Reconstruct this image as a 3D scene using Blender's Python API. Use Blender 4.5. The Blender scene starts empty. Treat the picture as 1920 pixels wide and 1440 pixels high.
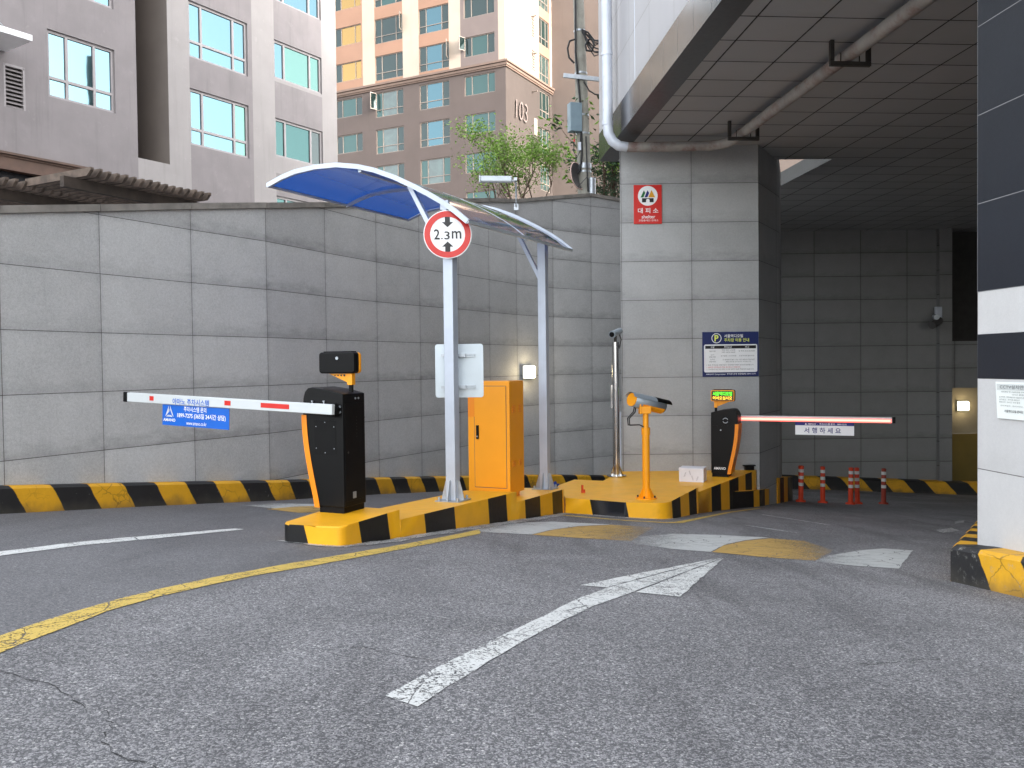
import bpy, bmesh, math, random
from mathutils import Vector, Matrix
random.seed(7)
rad = math.radians
SC = bpy.context.scene
COL = SC.collection

# ------------------------------------------------------------------ camera, sky, sun, exposure
cam = bpy.data.cameras.new("camera")
cam.sensor_width = 36.0
cam.lens = 30.0
cam.clip_start = 0.05
cam.clip_end = 1500
co = bpy.data.objects.new("camera", cam)
COL.objects.link(co)
co.matrix_world = Matrix.Translation((0, 0, 1.30)) @ Matrix.Rotation(rad(90 - 1.33), 4, 'X') @ Matrix.Rotation(rad(-0.66), 4, 'Z')
SC.camera = co

SUN_FROM = Vector((0.85, -0.53, 0)).normalized()
SUN_EL = rad(20)
wd = bpy.data.worlds.new("World")
SC.world = wd
wd.use_nodes = True
wn = wd.node_tree
bg = wn.nodes["Background"]
sky = wn.nodes.new("ShaderNodeTexSky")
sky.sky_type = 'NISHITA'
sky.sun_disc = False
sky.sun_elevation = SUN_EL
sky.sun_rotation = math.atan2(SUN_FROM.x, SUN_FROM.y)
sky.dust_density = 2.0
hs = wn.nodes.new("ShaderNodeHueSaturation")
hs.inputs["Saturation"].default_value = 0.24
wn.links.new(sky.outputs[0], hs.inputs["Color"])
wn.links.new(hs.outputs[0], bg.inputs[0])
bg.inputs[1].default_value = 0.15

sl = bpy.data.lights.new("sun", 'SUN')
sl.energy = 0.5
sl.angle = rad(10)
sl.color = (1.0, 0.92, 0.82)
so = bpy.data.objects.new("sun", sl)
COL.objects.link(so)
sd = Vector((SUN_FROM.x * math.cos(SUN_EL), SUN_FROM.y * math.cos(SUN_EL), math.sin(SUN_EL)))
so.rotation_euler = sd.to_track_quat('Z', 'Y').to_euler()
so.location = (40, -20, 60)

SC.view_settings.view_transform = 'Standard'
SC.view_settings.look = 'None'
SC.view_settings.gamma = 1.0
SC.view_settings.use_curve_mapping = False
SC.view_settings.exposure = 2.95
SC.render.engine = 'CYCLES'
SC.cycles.max_bounces = 8
SC.cycles.diffuse_bounces = 5
SC.cycles.use_denoising = True

# ------------------------------------------------------------------ colour and material helpers
def lin(*c):
    if len(c) == 1:
        c = (c[0],) * 3
    o = []
    for v in c:
        v = v / 255.0
        o.append(v / 12.92 if v <= 0.04045 else ((v + 0.055) / 1.055) ** 2.4)
    return tuple(o)

class Mat:
    def __init__(s, name):
        s.m = bpy.data.materials.new(name)
        s.m.use_nodes = True
        s.t = s.m.node_tree
        s.b = s.t.nodes["Principled BSDF"]
        s.out = s.t.nodes["Material Output"]
        s._tc = None
    def n(s, t, **k):
        q = s.t.nodes.new("ShaderNode" + t)
        for a, v in k.items():
            setattr(q, a, v)
        return q
    def put(s, sock, v):
        if isinstance(v, bpy.types.NodeSocket):
            s.t.links.new(v, sock)
        elif isinstance(v, tuple) and len(v) == 3 and sock.type == 'RGBA':
            sock.default_value = v + (1,)
        else:
            sock.default_value = v
    def tc(s, which):
        if s._tc is None:
            s._tc = s.n("TexCoord")
        return s._tc.outputs[which]
    def mapping(s, v, scale=(1, 1, 1)):
        q = s.n("Mapping")
        s.put(q.inputs[0], v)
        q.inputs["Scale"].default_value = scale
        return q.outputs[0]
    def math(s, op, a, b=None, c=None, clamp=False):
        q = s.n("Math", operation=op, use_clamp=clamp)
        s.put(q.inputs[0], a)
        if b is not None: s.put(q.inputs[1], b)
        if c is not None: s.put(q.inputs[2], c)
        return q.outputs[0]
    def mix(s, f, a, b, blend='MIX'):
        q = s.n("Mix", data_type='RGBA', blend_type=blend)
        s.put(q.inputs[0], f); s.put(q.inputs[6], a); s.put(q.inputs[7], b)
        return q.outputs[2]
    def noise(s, v, scale, detail=4, rough=0.55, dist=0.0):
        q = s.n("TexNoise")
        s.put(q.inputs["Vector"], v)
        q.inputs["Scale"].default_value = scale
        q.inputs["Detail"].default_value = detail
        q.inputs["Roughness"].default_value = rough
        q.inputs["Distortion"].default_value = dist
        return q.outputs["Fac"]
    def vor(s, v, scale, feature='F1', out="Color", rand=1.0):
        q = s.n("TexVoronoi", feature=feature)
        s.put(q.inputs["Vector"], v)
        q.inputs["Scale"].default_value = scale
        if "Randomness" in q.inputs: q.inputs["Randomness"].default_value = rand
        return q.outputs[out]
    def step(s, v, a, b):
        q = s.n("MapRange", interpolation_type='SMOOTHSTEP')
        s.put(q.inputs[0], v)
        q.inputs[1].default_value = a; q.inputs[2].default_value = b
        q.inputs[3].default_value = 0; q.inputs[4].default_value = 1
        return q.outputs[0]
    def sep(s, v):
        q = s.n("SeparateXYZ"); s.put(q.inputs[0], v); return q.outputs
    def comb(s, x, y, z=0.0):
        q = s.n("CombineXYZ"); s.put(q.inputs[0], x); s.put(q.inputs[1], y); s.put(q.inputs[2], z); return q.outputs[0]
    def white(s, v):
        q = s.n("TexWhiteNoise", noise_dimensions='3D'); s.put(q.inputs["Vector"], v); return q.outputs[0]
    def bump(s, h, strength=0.3, dist=0.01):
        q = s.n("Bump")
        q.inputs["Strength"].default_value = strength
        q.inputs["Distance"].default_value = dist
        s.put(q.inputs["Height"], h)
        s.t.links.new(q.outputs[0], s.b.inputs["Normal"])
    def set(s, **k):
        for a, v in k.items():
            s.put(s.b.inputs[a.replace('_', ' ')], v)
        return s

def scl(c, f):
    return tuple(min(1, v * f) for v in c)

def paint(name, col, rough=0.5, metal=0.0, var=0.12, scale=5, bump=0.0, bscale=60, dirt=None, spec=0.5, fine=0.0, streak=0.0):
    """dirt = (colour, amount 0..1, scale): blotches of grime"""
    m = Mat(name)
    o = m.tc("Object")
    f = m.noise(o, scale, 5)
    c = m.mix(m.step(f, 0.3, 0.7), scl(col, 1 - var), scl(col, 1 + var))
    if fine:
        c = m.mix(m.math('MULTIPLY', m.step(m.noise(o, bscale, 2), 0.35, 0.7), fine), c, scl(col, 0.35))
    if dirt:
        g = m.step(m.noise(o, dirt[2], 6, 0.65), 0.62 - 0.25 * dirt[1], 0.8)
        c = m.mix(m.math('MULTIPLY', g, dirt[1]), c, dirt[0])
    if streak:
        g = m.step(m.noise(m.mapping(o, (2.4, 2.4, 0.16)), 1.7, 6, 0.7), 0.50, 0.80)
        c = m.mix(m.math('MULTIPLY', g, streak), c, scl(col, 0.55))
        g = m.step(m.noise(o, 3.4, 7, 0.75, 0.8), 0.60, 0.66)
        c = m.mix(m.math('MULTIPLY', g, streak * 0.7), c, scl(col, 1.35))
    m.set(Base_Color=c, Metallic=metal)
    m.put(m.b.inputs["Specular IOR Level"], spec)
    m.set(Roughness=m.math('ADD', m.math('MULTIPLY', m.noise(o, scale * 3, 3), 0.16), rough - 0.08))
    if bump:
        m.bump(m.noise(o, bscale, 4), bump, 0.01)
    return m.m

def glow(name, col, strength):
    m = Mat(name)
    m.set(Base_Color=col, Emission_Color=col, Emission_Strength=strength, Roughness=0.4)
    return m.m

def stone_panels(name, c_lo, c_hi, pw=1.4, ph=0.7, v0=0.33, joint=0.0038, jcol=(0.05, 0.046, 0.042), stain=0.35, rough=0.6, grain=0.5, uoff=0.0, spec=0.35):
    """granite cladding; UV in metres, panels pw x ph"""
    m = Mat(name)
    uv = m.sep(m.tc("UV"))
    u = m.math('DIVIDE', m.math('SUBTRACT', uv[0], uoff), pw)
    v = m.math('DIVIDE', m.math('SUBTRACT', uv[1], v0), ph)
    fu, fv = m.math('FRACT', u), m.math('FRACT', v)
    iu, iv = m.math('FLOOR', u), m.math('FLOOR', v)
    du = m.math('MULTIPLY', m.math('MINIMUM', fu, m.math('SUBTRACT', 1.0, fu)), pw)
    dv = m.math('MULTIPLY', m.math('MINIMUM', fv, m.math('SUBTRACT', 1.0, fv)), ph)
    wob = m.math('MULTIPLY', m.math('SUBTRACT', m.noise(m.tc("UV"), 9, 3), 0.5), joint * 0.7)
    d = m.math('ADD', m.math('MINIMUM', du, dv), wob)
    line = m.math('SUBTRACT', 1.0, m.step(d, joint * 0.55, joint * 1.15))
    rnd = m.white(m.comb(iu, iv, 3.0))
    rnd2 = m.white(m.comb(iv, iu, 9.0))
    o = m.tc("Object")
    spk = m.vor(o, 170, out="Color")
    sp = m.math('ADD', m.math('MULTIPLY', m.sep(spk)[0], 0.3), m.math('MULTIPLY', m.noise(o, 34, 5, 0.8), 0.9))
    mott = m.noise(o, 2.2, 6, 0.6)
    f = m.math('ADD', m.math('MULTIPLY', rnd, 0.30), m.math('ADD', m.math('MULTIPLY', m.math('SUBTRACT', sp, 0.6), m.math('MULTIPLY', grain, 1.5)), m.math('MULTIPLY', mott, 0.50)), clamp=True)
    c = m.mix(f, c_lo, c_hi)
    # weather stains hugging the joints, irregular
    sn = m.noise(m.mapping(m.tc("UV"), (2.2, 6, 1)), 1.6, 5, 0.65)
    tb = m.step(m.math('ADD', m.math('SUBTRACT', 1.0, fv), m.math('MULTIPLY', m.math('SUBTRACT', sn, 0.5), 0.7)), 0.66, 1.12)
    lb = m.step(m.math('ADD', fv, m.math('MULTIPLY', m.math('SUBTRACT', sn, 0.5), 0.4)), 0.88, 1.1)
    sd_ = m.step(m.math('ADD', m.math('MULTIPLY', du, -6.0), m.math('MULTIPLY', sn, 1.2)), 0.1, 0.8)
    st = m.math('MULTIPLY', m.math('ADD', m.math('MULTIPLY', tb, m.math('ADD', 0.35, rnd2)), m.math('ADD', m.math('MULTIPLY', lb, 0.5), m.math('MULTIPLY', sd_, 0.45))), stain, clamp=True)
    dr = m.math('MULTIPLY', m.step(m.noise(m.mapping(m.tc('UV'), (7.0, 0.55, 1)), 1.5, 6, 0.7), 0.56, 0.78), stain * 0.55)
    c = m.mix(dr, c, scl(c_lo, 0.62))
    c = m.mix(st, c, scl(c_lo, 0.45))
    c = m.mix(line, c, jcol)
    m.set(Base_Color=c)
    m.put(m.b.inputs["Specular IOR Level"], spec)
    m.set(Roughness=m.math('ADD', rough, m.math('MULTIPLY', line, 0.3), clamp=True))
    m.bump(m.math('SUBTRACT', m.math('MULTIPLY', sp, 0.12), line), 0.5, 0.006)
    return m.m

def stripe_kerb(name, w=0.46, slant=0.45, off=0.0, chips=0.5):
    """yellow/black painted concrete kerb; UV = metres along, height"""
    m = Mat(name)
    uv = m.sep(m.tc("UV"))
    o = m.tc("Object")
    wob = m.math('MULTIPLY', m.math('SUBTRACT', m.noise(o, 5, 4), 0.5), 0.06)
    p = m.math('FRACT', m.math('DIVIDE', m.math('ADD', m.math('ADD', uv[0], m.math('MULTIPLY', uv[1], slant)), m.math('ADD', wob, off)), 2 * w))
    sel = m.step(m.math('ABSOLUTE', m.math('SUBTRACT', p, 0.5)), 0.243, 0.257)
    big = m.noise(o, 3.0, 6, 0.7)
    yel = m.mix(big, lin(186, 138, 22), lin(240, 178, 30))
    blk = m.mix(big, (0.006, 0.006, 0.0065), (0.018, 0.018, 0.019))
    crk = m.vor(m.mix(0.12, o, m.comb(m.noise(o, 7, 3), m.noise(o, 9, 3), 0.0)), 5.5, 'DISTANCE_TO_EDGE', "Distance")
    cm = m.math('MULTIPLY', m.math('SUBTRACT', 1.0, m.step(crk, 0.008, 0.03)), m.step(m.noise(o, 2.0, 3), 0.45, 0.6))
    yel = m.mix(m.math('MULTIPLY', cm, 0.55), yel, lin(80, 62, 20))
    c = m.mix(sel, blk, yel)
    ch = m.step(m.noise(o, 17, 7, 0.75), 0.70 - 0.08 * chips, 0.73)
    c = m.mix(m.math('MULTIPLY', ch, m.step(m.noise(o, 1.3, 2), 0.35, 0.55)), c, lin(150, 148, 142))
    gr = m.step(m.math('ADD', m.math('MULTIPLY', uv[1], -5.0), m.math('MULTIPLY', m.noise(o, 4, 5), 1.6)), 0.1, 0.9)
    c = m.mix(m.math('MULTIPLY', gr, 0.55), c, lin(70, 66, 58))
    m.set(Base_Color=c, Roughness=0.62)
    m.bump(m.math('ADD', m.math('MULTIPLY', ch, -1.0), m.noise(o, 40, 5)), 0.25, 0.006)
    return m.m

def road_paint(name, col, wear=0.5, fade=False, dirt=0.3, fcol=None):
    """worn thermoplastic; fade uses UV.x 0..1 as how far it has worn away"""
    m = Mat(name)
    o = m.tc("Object")
    fn = m.noise(o, 55, 5, 0.75)
    ms = m.noise(o, 4.5, 5, 0.7)
    fn = m.math('ADD', m.math('MULTIPLY', fn, 0.6), m.math('MULTIPLY', m.sep(m.vor(o, 120, out='Color'))[0], 0.4))
    w = m.math('ADD', m.math('MULTIPLY', fn, 0.55), m.math('MULTIPLY', ms, 0.45))
    th = 0.5 + 0.18 * wear - 0.17
    if fade:
        u = m.sep(m.tc("UV"))[0]
        a = m.step(m.math('ADD', m.math('SUBTRACT', 0.62, u), m.math('MULTIPLY', m.math('SUBTRACT', w, 0.5), 1.0)), -0.32, 0.42)
        a = m.math('MULTIPLY', a, 0.94 - 0.25 * wear)
    else:
        a = m.step(w, th - 0.07, th + 0.02)
    crk = m.vor(m.mix(0.08, o, m.comb(m.noise(o, 6, 3), m.noise(o, 8, 3), 0.0)), 4.2, 'DISTANCE_TO_EDGE', "Distance")
    cr = m.math('MULTIPLY', m.math('SUBTRACT', 1.0, m.step(crk, 0.004, 0.018)), m.step(m.noise(o, 1.2, 2), 0.42, 0.5))
    a = m.math('MULTIPLY', a, m.math('SUBTRACT', 1.0, m.math('MULTIPLY', cr, 0.9)))
    c = m.mix(m.math('MULTIPLY', m.step(m.noise(o, 12, 6, 0.7), 0.35, 0.75), dirt), col, scl(col, 0.5))
    m.set(Base_Color=c, Roughness=0.7)
    m.set(Alpha=a)
    return m.m

def asphalt(name):
    m = Mat(name)
    o = m.tc("Object")
    cell = m.sep(m.vor(o, 112, out="Color"))
    cell2 = m.sep(m.vor(o, 210, out="Color"))
    edge = m.vor(o, 112, 'DISTANCE_TO_EDGE', "Distance")
    stone = m.mix(m.step(cell[0], 0.30, 0.80), (0.050, 0.050, 0.053), (0.125, 0.123, 0.128))
    stone = m.mix(m.math('MULTIPLY', m.step(cell[1], 0.94, 0.98), 0.65), stone, (0.27, 0.265, 0.26))
    stone = m.mix(m.math('MULTIPLY', m.step(cell2[0], 0.84, 0.90), 0.5), stone, (0.20, 0.20, 0.198))
    stone = m.mix(m.math('MULTIPLY', m.step(cell2[1], 0.80, 0.86), 0.7), stone, (0.022, 0.022, 0.024))
    tar = m.math('SUBTRACT', 1.0, m.step(edge, 0.02, 0.12))
    c = m.mix(m.math('MULTIPLY', tar, 0.45), stone, (0.028, 0.028, 0.031))
    pat = m.noise(o, 0.55, 6, 0.62, 0.6)
    c = m.mix(m.step(pat, 0.3, 0.72), scl((1, 1, 1), 0.74), (1, 1, 1), 'MIX') if False else c
    pos = m.sep(o)
    lx = m.math('ADD', -2.25, m.math('MULTIPLY', m.math('MAXIMUM', m.math('SUBTRACT', pos[1], 3.5), 0.0), 0.34))
    lane = m.step(m.math('SUBTRACT', m.math('ADD', pos[0], m.math('MULTIPLY', m.noise(o, 3, 3), 0.25)), lx), -0.02, 0.30)   # newer, smoother surfacing on the exit lane
    c = m.mix(m.math('MULTIPLY', m.math('SUBTRACT', 1.0, lane), 0.45), c, (0.062, 0.062, 0.065))
    q = m.mix(m.step(pat, 0.28, 0.74), (1.95, 1.93, 1.90), (2.95, 2.92, 2.87))
    tr = m.noise(m.mapping(o, (1.6, 0.22, 1)), 1.1, 5, 0.6)
    q = m.mix(m.step(tr, 0.5, 0.72), q, (1.62, 1.60, 1.58))
    q = m.mix(m.math('MULTIPLY', m.math('SUBTRACT', 1.0, lane), 0.5), q, (1.8, 1.8, 1.8))
    drip = m.step(m.noise(o, 8, 3, 0.5), 0.74, 0.80)
    q = m.mix(m.math('MULTIPLY', drip, 0.6), q, (0.9, 0.88, 0.86))
    c = m.mix(1.0, c, q, 'MULTIPLY')
    # oily, tyre-darkened streaks and brown blotches
    blot = m.step(m.noise(o, 2.6, 6, 0.7), 0.63, 0.78)
    c = m.mix(m.math('MULTIPLY', blot, 0.45), c, (0.032, 0.030, 0.029))
    rust = m.step(m.noise(m.mapping(o, (1, 1, 1)), 1.9, 5, 0.6, 1.5), 0.71, 0.79)
    c = m.mix(m.math('MULTIPLY', rust, 0.35), c, (0.085, 0.065, 0.05))
    # cracks
    w = m.mix(0.22, o, m.comb(m.noise(o, 2.3, 6, 0.7), m.noise(m.mapping(o, (1.3, 0.8, 1)), 2.9, 6, 0.7), 0.0))
    cr = m.vor(w, 0.75, 'DISTANCE_TO_EDGE', "Distance")
    cm = m.math('MULTIPLY', m.math('SUBTRACT', 1.0, m.step(cr, 0.0008, 0.0026)), m.step(m.noise(o, 0.8, 3), 0.56, 0.64))
    c = m.mix(m.math('MULTIPLY', cm, 0.7), c, (0.03, 0.03, 0.03))
    m.set(Base_Color=c, Roughness=0.82)
    m.put(m.b.inputs["Specular IOR Level"], 0.35)
    m.bump(m.math('SUBTRACT', m.math('ADD', m.math('MULTIPLY', cell[2], 0.5), m.math('MULTIPLY', edge, 0.8)), cm), 0.32, 0.008)
    return m.m

def glass(name, base, metal, rough=0.03, spec=0.8):
    m = Mat(name)
    o = m.tc("Object")
    m.set(Base_Color=base, Metallic=metal, Roughness=rough)
    m.put(m.b.inputs["Specular IOR Level"], spec)
    m.bump(m.noise(o, 0.7, 2), 0.05, 0.05)
    return m.m

# ------------------------------------------------------------------ mesh helpers
WM = {}

class MB:
    def __init__(s):
        s.v = []; s.f = []; s.mi = []; s.uv = []; s.sm = []
    def add(s, vs, fs, mi=0, uvs=None, smooth=False):
        b = len(s.v)
        s.v += [Vector(p) for p in vs]
        for k, f in enumerate(fs):
            s.f.append([b + i for i in f])
            s.mi.append(mi)
            s.sm.append(smooth)
            s.uv.append(uvs[k] if uvs else None)
    def quad(s, a, b, c, d, mi=0, uv=None):
        s.add([a, b, c, d], [(0, 1, 2, 3)], mi, [uv] if uv else None)
    def obox(s, c, ax, ay, az, mi=0):
        """box by centre and three half-extent vectors"""
        c, ax, ay, az = Vector(c), Vector(ax), Vector(ay), Vector(az)
        vs = [c + ax * i + ay * j + az * k for k in (-1, 1) for j in (-1, 1) for i in (-1, 1)]
        fs = [(0, 2, 3, 1), (4, 5, 7, 6), (0, 1, 5, 4), (2, 6, 7, 3), (0, 4, 6, 2), (1, 3, 7, 5)]
        if ax.cross(ay).dot(az) < 0: fs = [tuple(reversed(f)) for f in fs]
        s.add(vs, fs, mi)
    def box(s, c, size, mi=0, rz=0.0):
        r = Matrix.Rotation(rz, 3, 'Z')
        s.obox(c, r @ Vector((size[0] / 2, 0, 0)), r @ Vector((0, size[1] / 2, 0)), (0, 0, size[2] / 2), mi)
    def beam(s, a, b, w, h, mi=0, up=(0, 0, 1)):
        a, b, up = Vector(a), Vector(b), Vector(up)
        d = (b - a)
        x = d.normalized()
        y = up.cross(x)
        if y.length < 1e-4: y = Vector((1, 0, 0)).cross(x)
        y.normalize()
        z = x.cross(y)
        s.obox((a + b) / 2, d / 2, y * w / 2, z * h / 2, mi)
    def prism(s, poly, z0, z1, mi=0, mtop=None):
        """poly CCW list of (x, y); z0, z1 numbers or functions"""
        n = len(poly)
        g = lambda z, p: z(p[0], p[1]) if callable(z) else z
        vs = [(p[0], p[1], g(z0, p)) for p in poly] + [(p[0], p[1], g(z1, p)) for p in poly]
        s.add(vs, [(i, (i + 1) % n, n + (i + 1) % n, n + i) for i in range(n)], mi)
        s.add(vs, [tuple(range(n, 2 * n))], mi if mtop is None else mtop)
        s.add(vs, [tuple(reversed(range(n)))], mi)
    def profile(s, prof, origin, ax, ay, ext, mi=0):
        """extrude a closed 2-D profile (ax, ay axes) along vector ext"""
        o, ax, ay, e = Vector(origin), Vector(ax), Vector(ay), Vector(ext)
        n = len(prof)
        vs = [o + ax * p[0] + ay * p[1] for p in prof]
        vs += [v + e for v in vs]
        flip = ax.cross(ay).dot(e) < 0
        fs = [tuple(reversed(range(n))), tuple(range(n, 2 * n))] + [(i, (i + 1) % n, n + (i + 1) % n, n + i) for i in range(n)]
        if flip: fs = [tuple(reversed(f)) for f in fs]
        s.add(vs, fs, mi)
    def tube(s, pts, r, seg=12, mi=0, caps=True):
        pts = [Vector(p) for p in pts]
        rs = r if isinstance(r, (list, tuple)) else [r] * len(pts)
        n = len(pts)
        t0 = (pts[1] - pts[0]).normalized()
        u = t0.orthogonal().normalized()
        vs, fs = [], []
        for i, p in enumerate(pts):
            if i == 0: t = t0
            elif i == n - 1: t = (pts[i] - pts[i - 1]).normalized()
            else: t = ((pts[i] - pts[i - 1]).normalized() + (pts[i + 1] - pts[i]).normalized()).normalized()
            u = (u - t * u.dot(t)).normalized()
            w = t.cross(u)
            for k in range(seg):
                a = 2 * math.pi * k / seg
                vs.append(p + (u * math.cos(a) + w * math.sin(a)) * rs[i])
        for i in range(n - 1):
            for k in range(seg):
                k2 = (k + 1) % seg
                fs.append((i * seg + k, i * seg + k2, (i + 1) * seg + k2, (i + 1) * seg + k))
        s.add(vs, fs, mi, None, True)
        if caps:
            s.add(vs, [tuple(reversed(range(seg))), tuple(range((n - 1) * seg, n * seg))], mi)
    def disc(s, c, nrm, r, th, seg=32, mi=0, r2=0.0):
        """flat disc or ring with thickness th along nrm, front at c + nrm*th"""
        c, nrm = Vector(c), Vector(nrm).normalized()
        if r2 <= 0:
            s.tube([c, c + nrm * th], r, seg, mi)
            return
        u = nrm.orthogonal().normalized(); w = nrm.cross(u)
        vs, fs = [], []
        for k in range(seg):
            a = 2 * math.pi * k / seg
            d = u * math.cos(a) + w * math.sin(a)
            vs += [c + d * r2, c + d * r, c + d * r + nrm * th, c + d * r2 + nrm * th]
        for k in range(seg):
            a, b = 4 * k, 4 * ((k + 1) % seg)
            fs += [(a + 2, b + 2, b + 3, a + 3), (a + 1, b + 1, b + 2, a + 2), (a + 3, b + 3, b, a), (a, b, b + 1, a + 1)]
        s.add(vs, fs, mi)
    def build(s, name, mats, parent=None, world=True, at=None, bevel=0.0, smooth=False, bseg=2):
        mats = mats if isinstance(mats, (list, tuple)) else [mats]
        if parent is not None:
            wm = WM[parent.name]
            inv = wm.inverted() if world else None
            vs = [inv @ v for v in s.v] if world else s.v
        else:
            if at is None:
                xs = [v.x for v in s.v]; ys = [v.y for v in s.v]; zs = [v.z for v in s.v]
                at = Vector(((min(xs) + max(xs)) / 2, (min(ys) + max(ys)) / 2, min(zs)))
            at = Vector(at)
            wm = Matrix.Translation(at)
            vs = [v - at for v in s.v]
        me = bpy.data.meshes.new(name)
        me.from_pydata([tuple(v) for v in vs], [], s.f)
        for m in mats: me.materials.append(m)
        for p, mi, sm in zip(me.polygons, s.mi, s.sm):
            p.material_index = mi
            p.use_smooth = sm or smooth
        if any(u is not None for u in s.uv):
            L = me.uv_layers.new(name="UVMap")
            for p, u in zip(me.polygons, s.uv):
                if u is None: continue
                for li, c in zip(p.loop_indices, u):
                    L.data[li].uv = c
        me.validate()
        me.update()
        o = bpy.data.objects.new(name, me)
        COL.objects.link(o)
        if parent is not None: o.parent = parent
        else: o.location = at
        WM[o.name] = wm
        if bevel:
            b = o.modifiers.new("bevel", 'BEVEL')
            b.width = bevel; b.segments = bseg; b.limit_method = 'ANGLE'; b.angle_limit = rad(40)
        return o

def tag(o, label, cat, group=None):
    o["label"] = label; o["category"] = cat; o["kind"] = "thing"
    if group: o["group"] = group
    return o

def struct(o):
    o["kind"] = "structure"
    return o

def thing(name, label, cat, loc, rz=0.0, group=None):
    o = bpy.data.objects.new(name, None)
    o.empty_display_size = 0.2
    COL.objects.link(o)
    o.location = loc
    o.rotation_euler = (0, 0, rz)
    WM[o.name] = Matrix.Translation(loc) @ Matrix.Rotation(rz, 4, 'Z')
    return tag(o, label, cat, group)

def text(name, body, mat, parent, org, right, up, width=None, height=None, bold=0.0, depth=0.002, align='CENTER', world=True, name_part="lettering", spacing=1.0, shear=0.0):
    """lettering as a flat solid on a plane: org = centre (or left/right middle), right/up unit vectors"""
    cu = bpy.data.curves.new(name, 'FONT')
    cu.body = body
    cu.size = 1.0
    cu.offset = bold
    cu.space_character = spacing
    cu.shear = shear
    cu.resolution_u = 3
    tmp = bpy.data.objects.new("tmp", cu)
    COL.objects.link(tmp)
    dg = bpy.context.evaluated_depsgraph_get()
    dg.update()
    me = bpy.data.meshes.new_from_object(tmp.evaluated_get(dg))
    vs = [v.co.copy() for v in me.vertices]
    fs = [tuple(p.vertices) for p in me.polygons]
    bpy.data.objects.remove(tmp)
    bpy.data.curves.remove(cu)
    bpy.data.meshes.remove(me)
    x0, x1 = min(v.x for v in vs), max(v.x for v in vs)
    y0, y1 = min(v.y for v in vs), max(v.y for v in vs)
    sx = width / (x1 - x0) if width else None
    sy = height / (y1 - y0) if height else None
    if sx is None: sx = sy
    if sy is None: sy = sx
    ox = {'CENTER': (x0 + x1) / 2, 'LEFT': x0, 'RIGHT': x1}[align]
    org, right, up = Vector(org), Vector(right), Vector(up)
    nrm = right.cross(up).normalized()
    return ([org + right * ((v.x - ox) * sx) + up * ((v.y - (y0 + y1) / 2) * sy) + nrm * depth for v in vs], fs)

class Letters:
    """several lines of writing gathered into one lettering part"""
    def __init__(s): s.mb = MB()
    def add(s, body, org, right, up, mi=0, **k):
        vs, fs = text("t", body, None, None, org, right, up, **k)
        s.mb.add(vs, fs, mi)
        return s
    def build(s, mats, parent, world=True, name="lettering"):
        return s.mb.build(name, mats, parent, world)

def arc(c, r, a0, a1, n):
    return [(c[0] + r * math.cos(a0 + (a1 - a0) * i / n), c[1] + r * math.sin(a0 + (a1 - a0) * i / n)) for i in range(n + 1)]

def rrect(w, h, r, n=4, cx=0, cy=0):
    p = []
    for sx, sy, a in ((1, 1, 0), (-1, 1, 90), (-1, -1, 180), (1, -1, 270)):
        p += arc((cx + sx * (w / 2 - r), cy + sy * (h / 2 - r)), r, rad(a), rad(a + 90), n)
    return p

# ------------------------------------------------------------------ ground level: a ramp that drops away to the right and back
def S_(y):
    t = (y - 3.6) / 0.8
    return 3.6 + 0.8 * (t if t > 35 else math.log1p(math.exp(t)))
def gz(x, y):
    return 0.431 - 0.048 * min(max(x, -9), 16) - 0.1 * S_(min(y, 28))

# ------------------------------------------------------------------ materials
A = {}
A['asphalt'] = asphalt("asphalt")
A['stone'] = stone_panels("grey_granite_panels", lin(158, 159, 159), lin(206, 207, 207), stain=0.42, grain=0.8)
A['stone_pillar'] = stone_panels("pillar_granite_panels", lin(152, 153, 153), lin(196, 197, 197), pw=1.27, stain=0.3, uoff=0.02)
A['stone_back'] = stone_panels("garage_shade_granite", lin(120, 120, 120), lin(152, 152, 151), uoff=8.0 - 0.25, stain=0.3, joint=0.007)  # darker copy of the wall granite, garage shade put into its colour
A['stone_light'] = stone_panels("pale_granite_panels", lin(176, 175, 174), lin(208, 207, 206), pw=40, ph=0.683, v0=0.471, joint=0.004, jcol=lin(110, 108, 106), stain=0.12, grain=0.35)
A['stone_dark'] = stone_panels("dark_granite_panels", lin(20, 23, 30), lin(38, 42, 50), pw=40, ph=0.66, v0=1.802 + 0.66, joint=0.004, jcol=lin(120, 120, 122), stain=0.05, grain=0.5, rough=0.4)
A['stone_dark2'] = stone_panels("dark_granite_band", lin(20, 23, 30), lin(38, 42, 50), pw=40, ph=40, v0=-9, stain=0.02, grain=0.5, rough=0.4)
A['facade'] = stone_panels("cream_facade_panels", lin(162, 161, 163), lin(180, 179, 181), pw=1.35, ph=0.85, v0=0.0, joint=0.006, jcol=lin(150, 145, 142), stain=0.1, rough=0.45, grain=0.15)
A['fascia'] = stone_panels("polished_granite_fascia", lin(36, 35, 36), lin(56, 54, 54), pw=0.7, ph=40, v0=-9, joint=0.004, jcol=lin(50, 48, 46), stain=0.05, rough=0.10, grain=0.3, spec=0.32)
A['fascia_dark'] = paint("dark_soffit_edge", lin(48, 46, 45), 0.35, var=0.1)
A['soffit'] = stone_panels("soffit_tiles", lin(164, 166, 168), lin(184, 186, 188), pw=0.76, ph=0.72, v0=0.46, uoff=0.54, joint=0.012, jcol=lin(40, 38, 36), stain=0.12, rough=0.7, grain=0.15)
A['coping'] = paint("weathered_coping_stone", lin(128, 124, 118), 0.7, var=0.2, scale=4, bump=0.15, dirt=(lin(74, 70, 64), 0.6, 5))
A['concrete'] = paint("bare_concrete", lin(128, 126, 122), 0.8, var=0.15, scale=3, bump=0.2, dirt=(lin(88, 84, 78), 0.5, 3))
A['kerb'] = stripe_kerb("striped_kerb", 0.46, 0.55, 0.1, chips=0.9)
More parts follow.
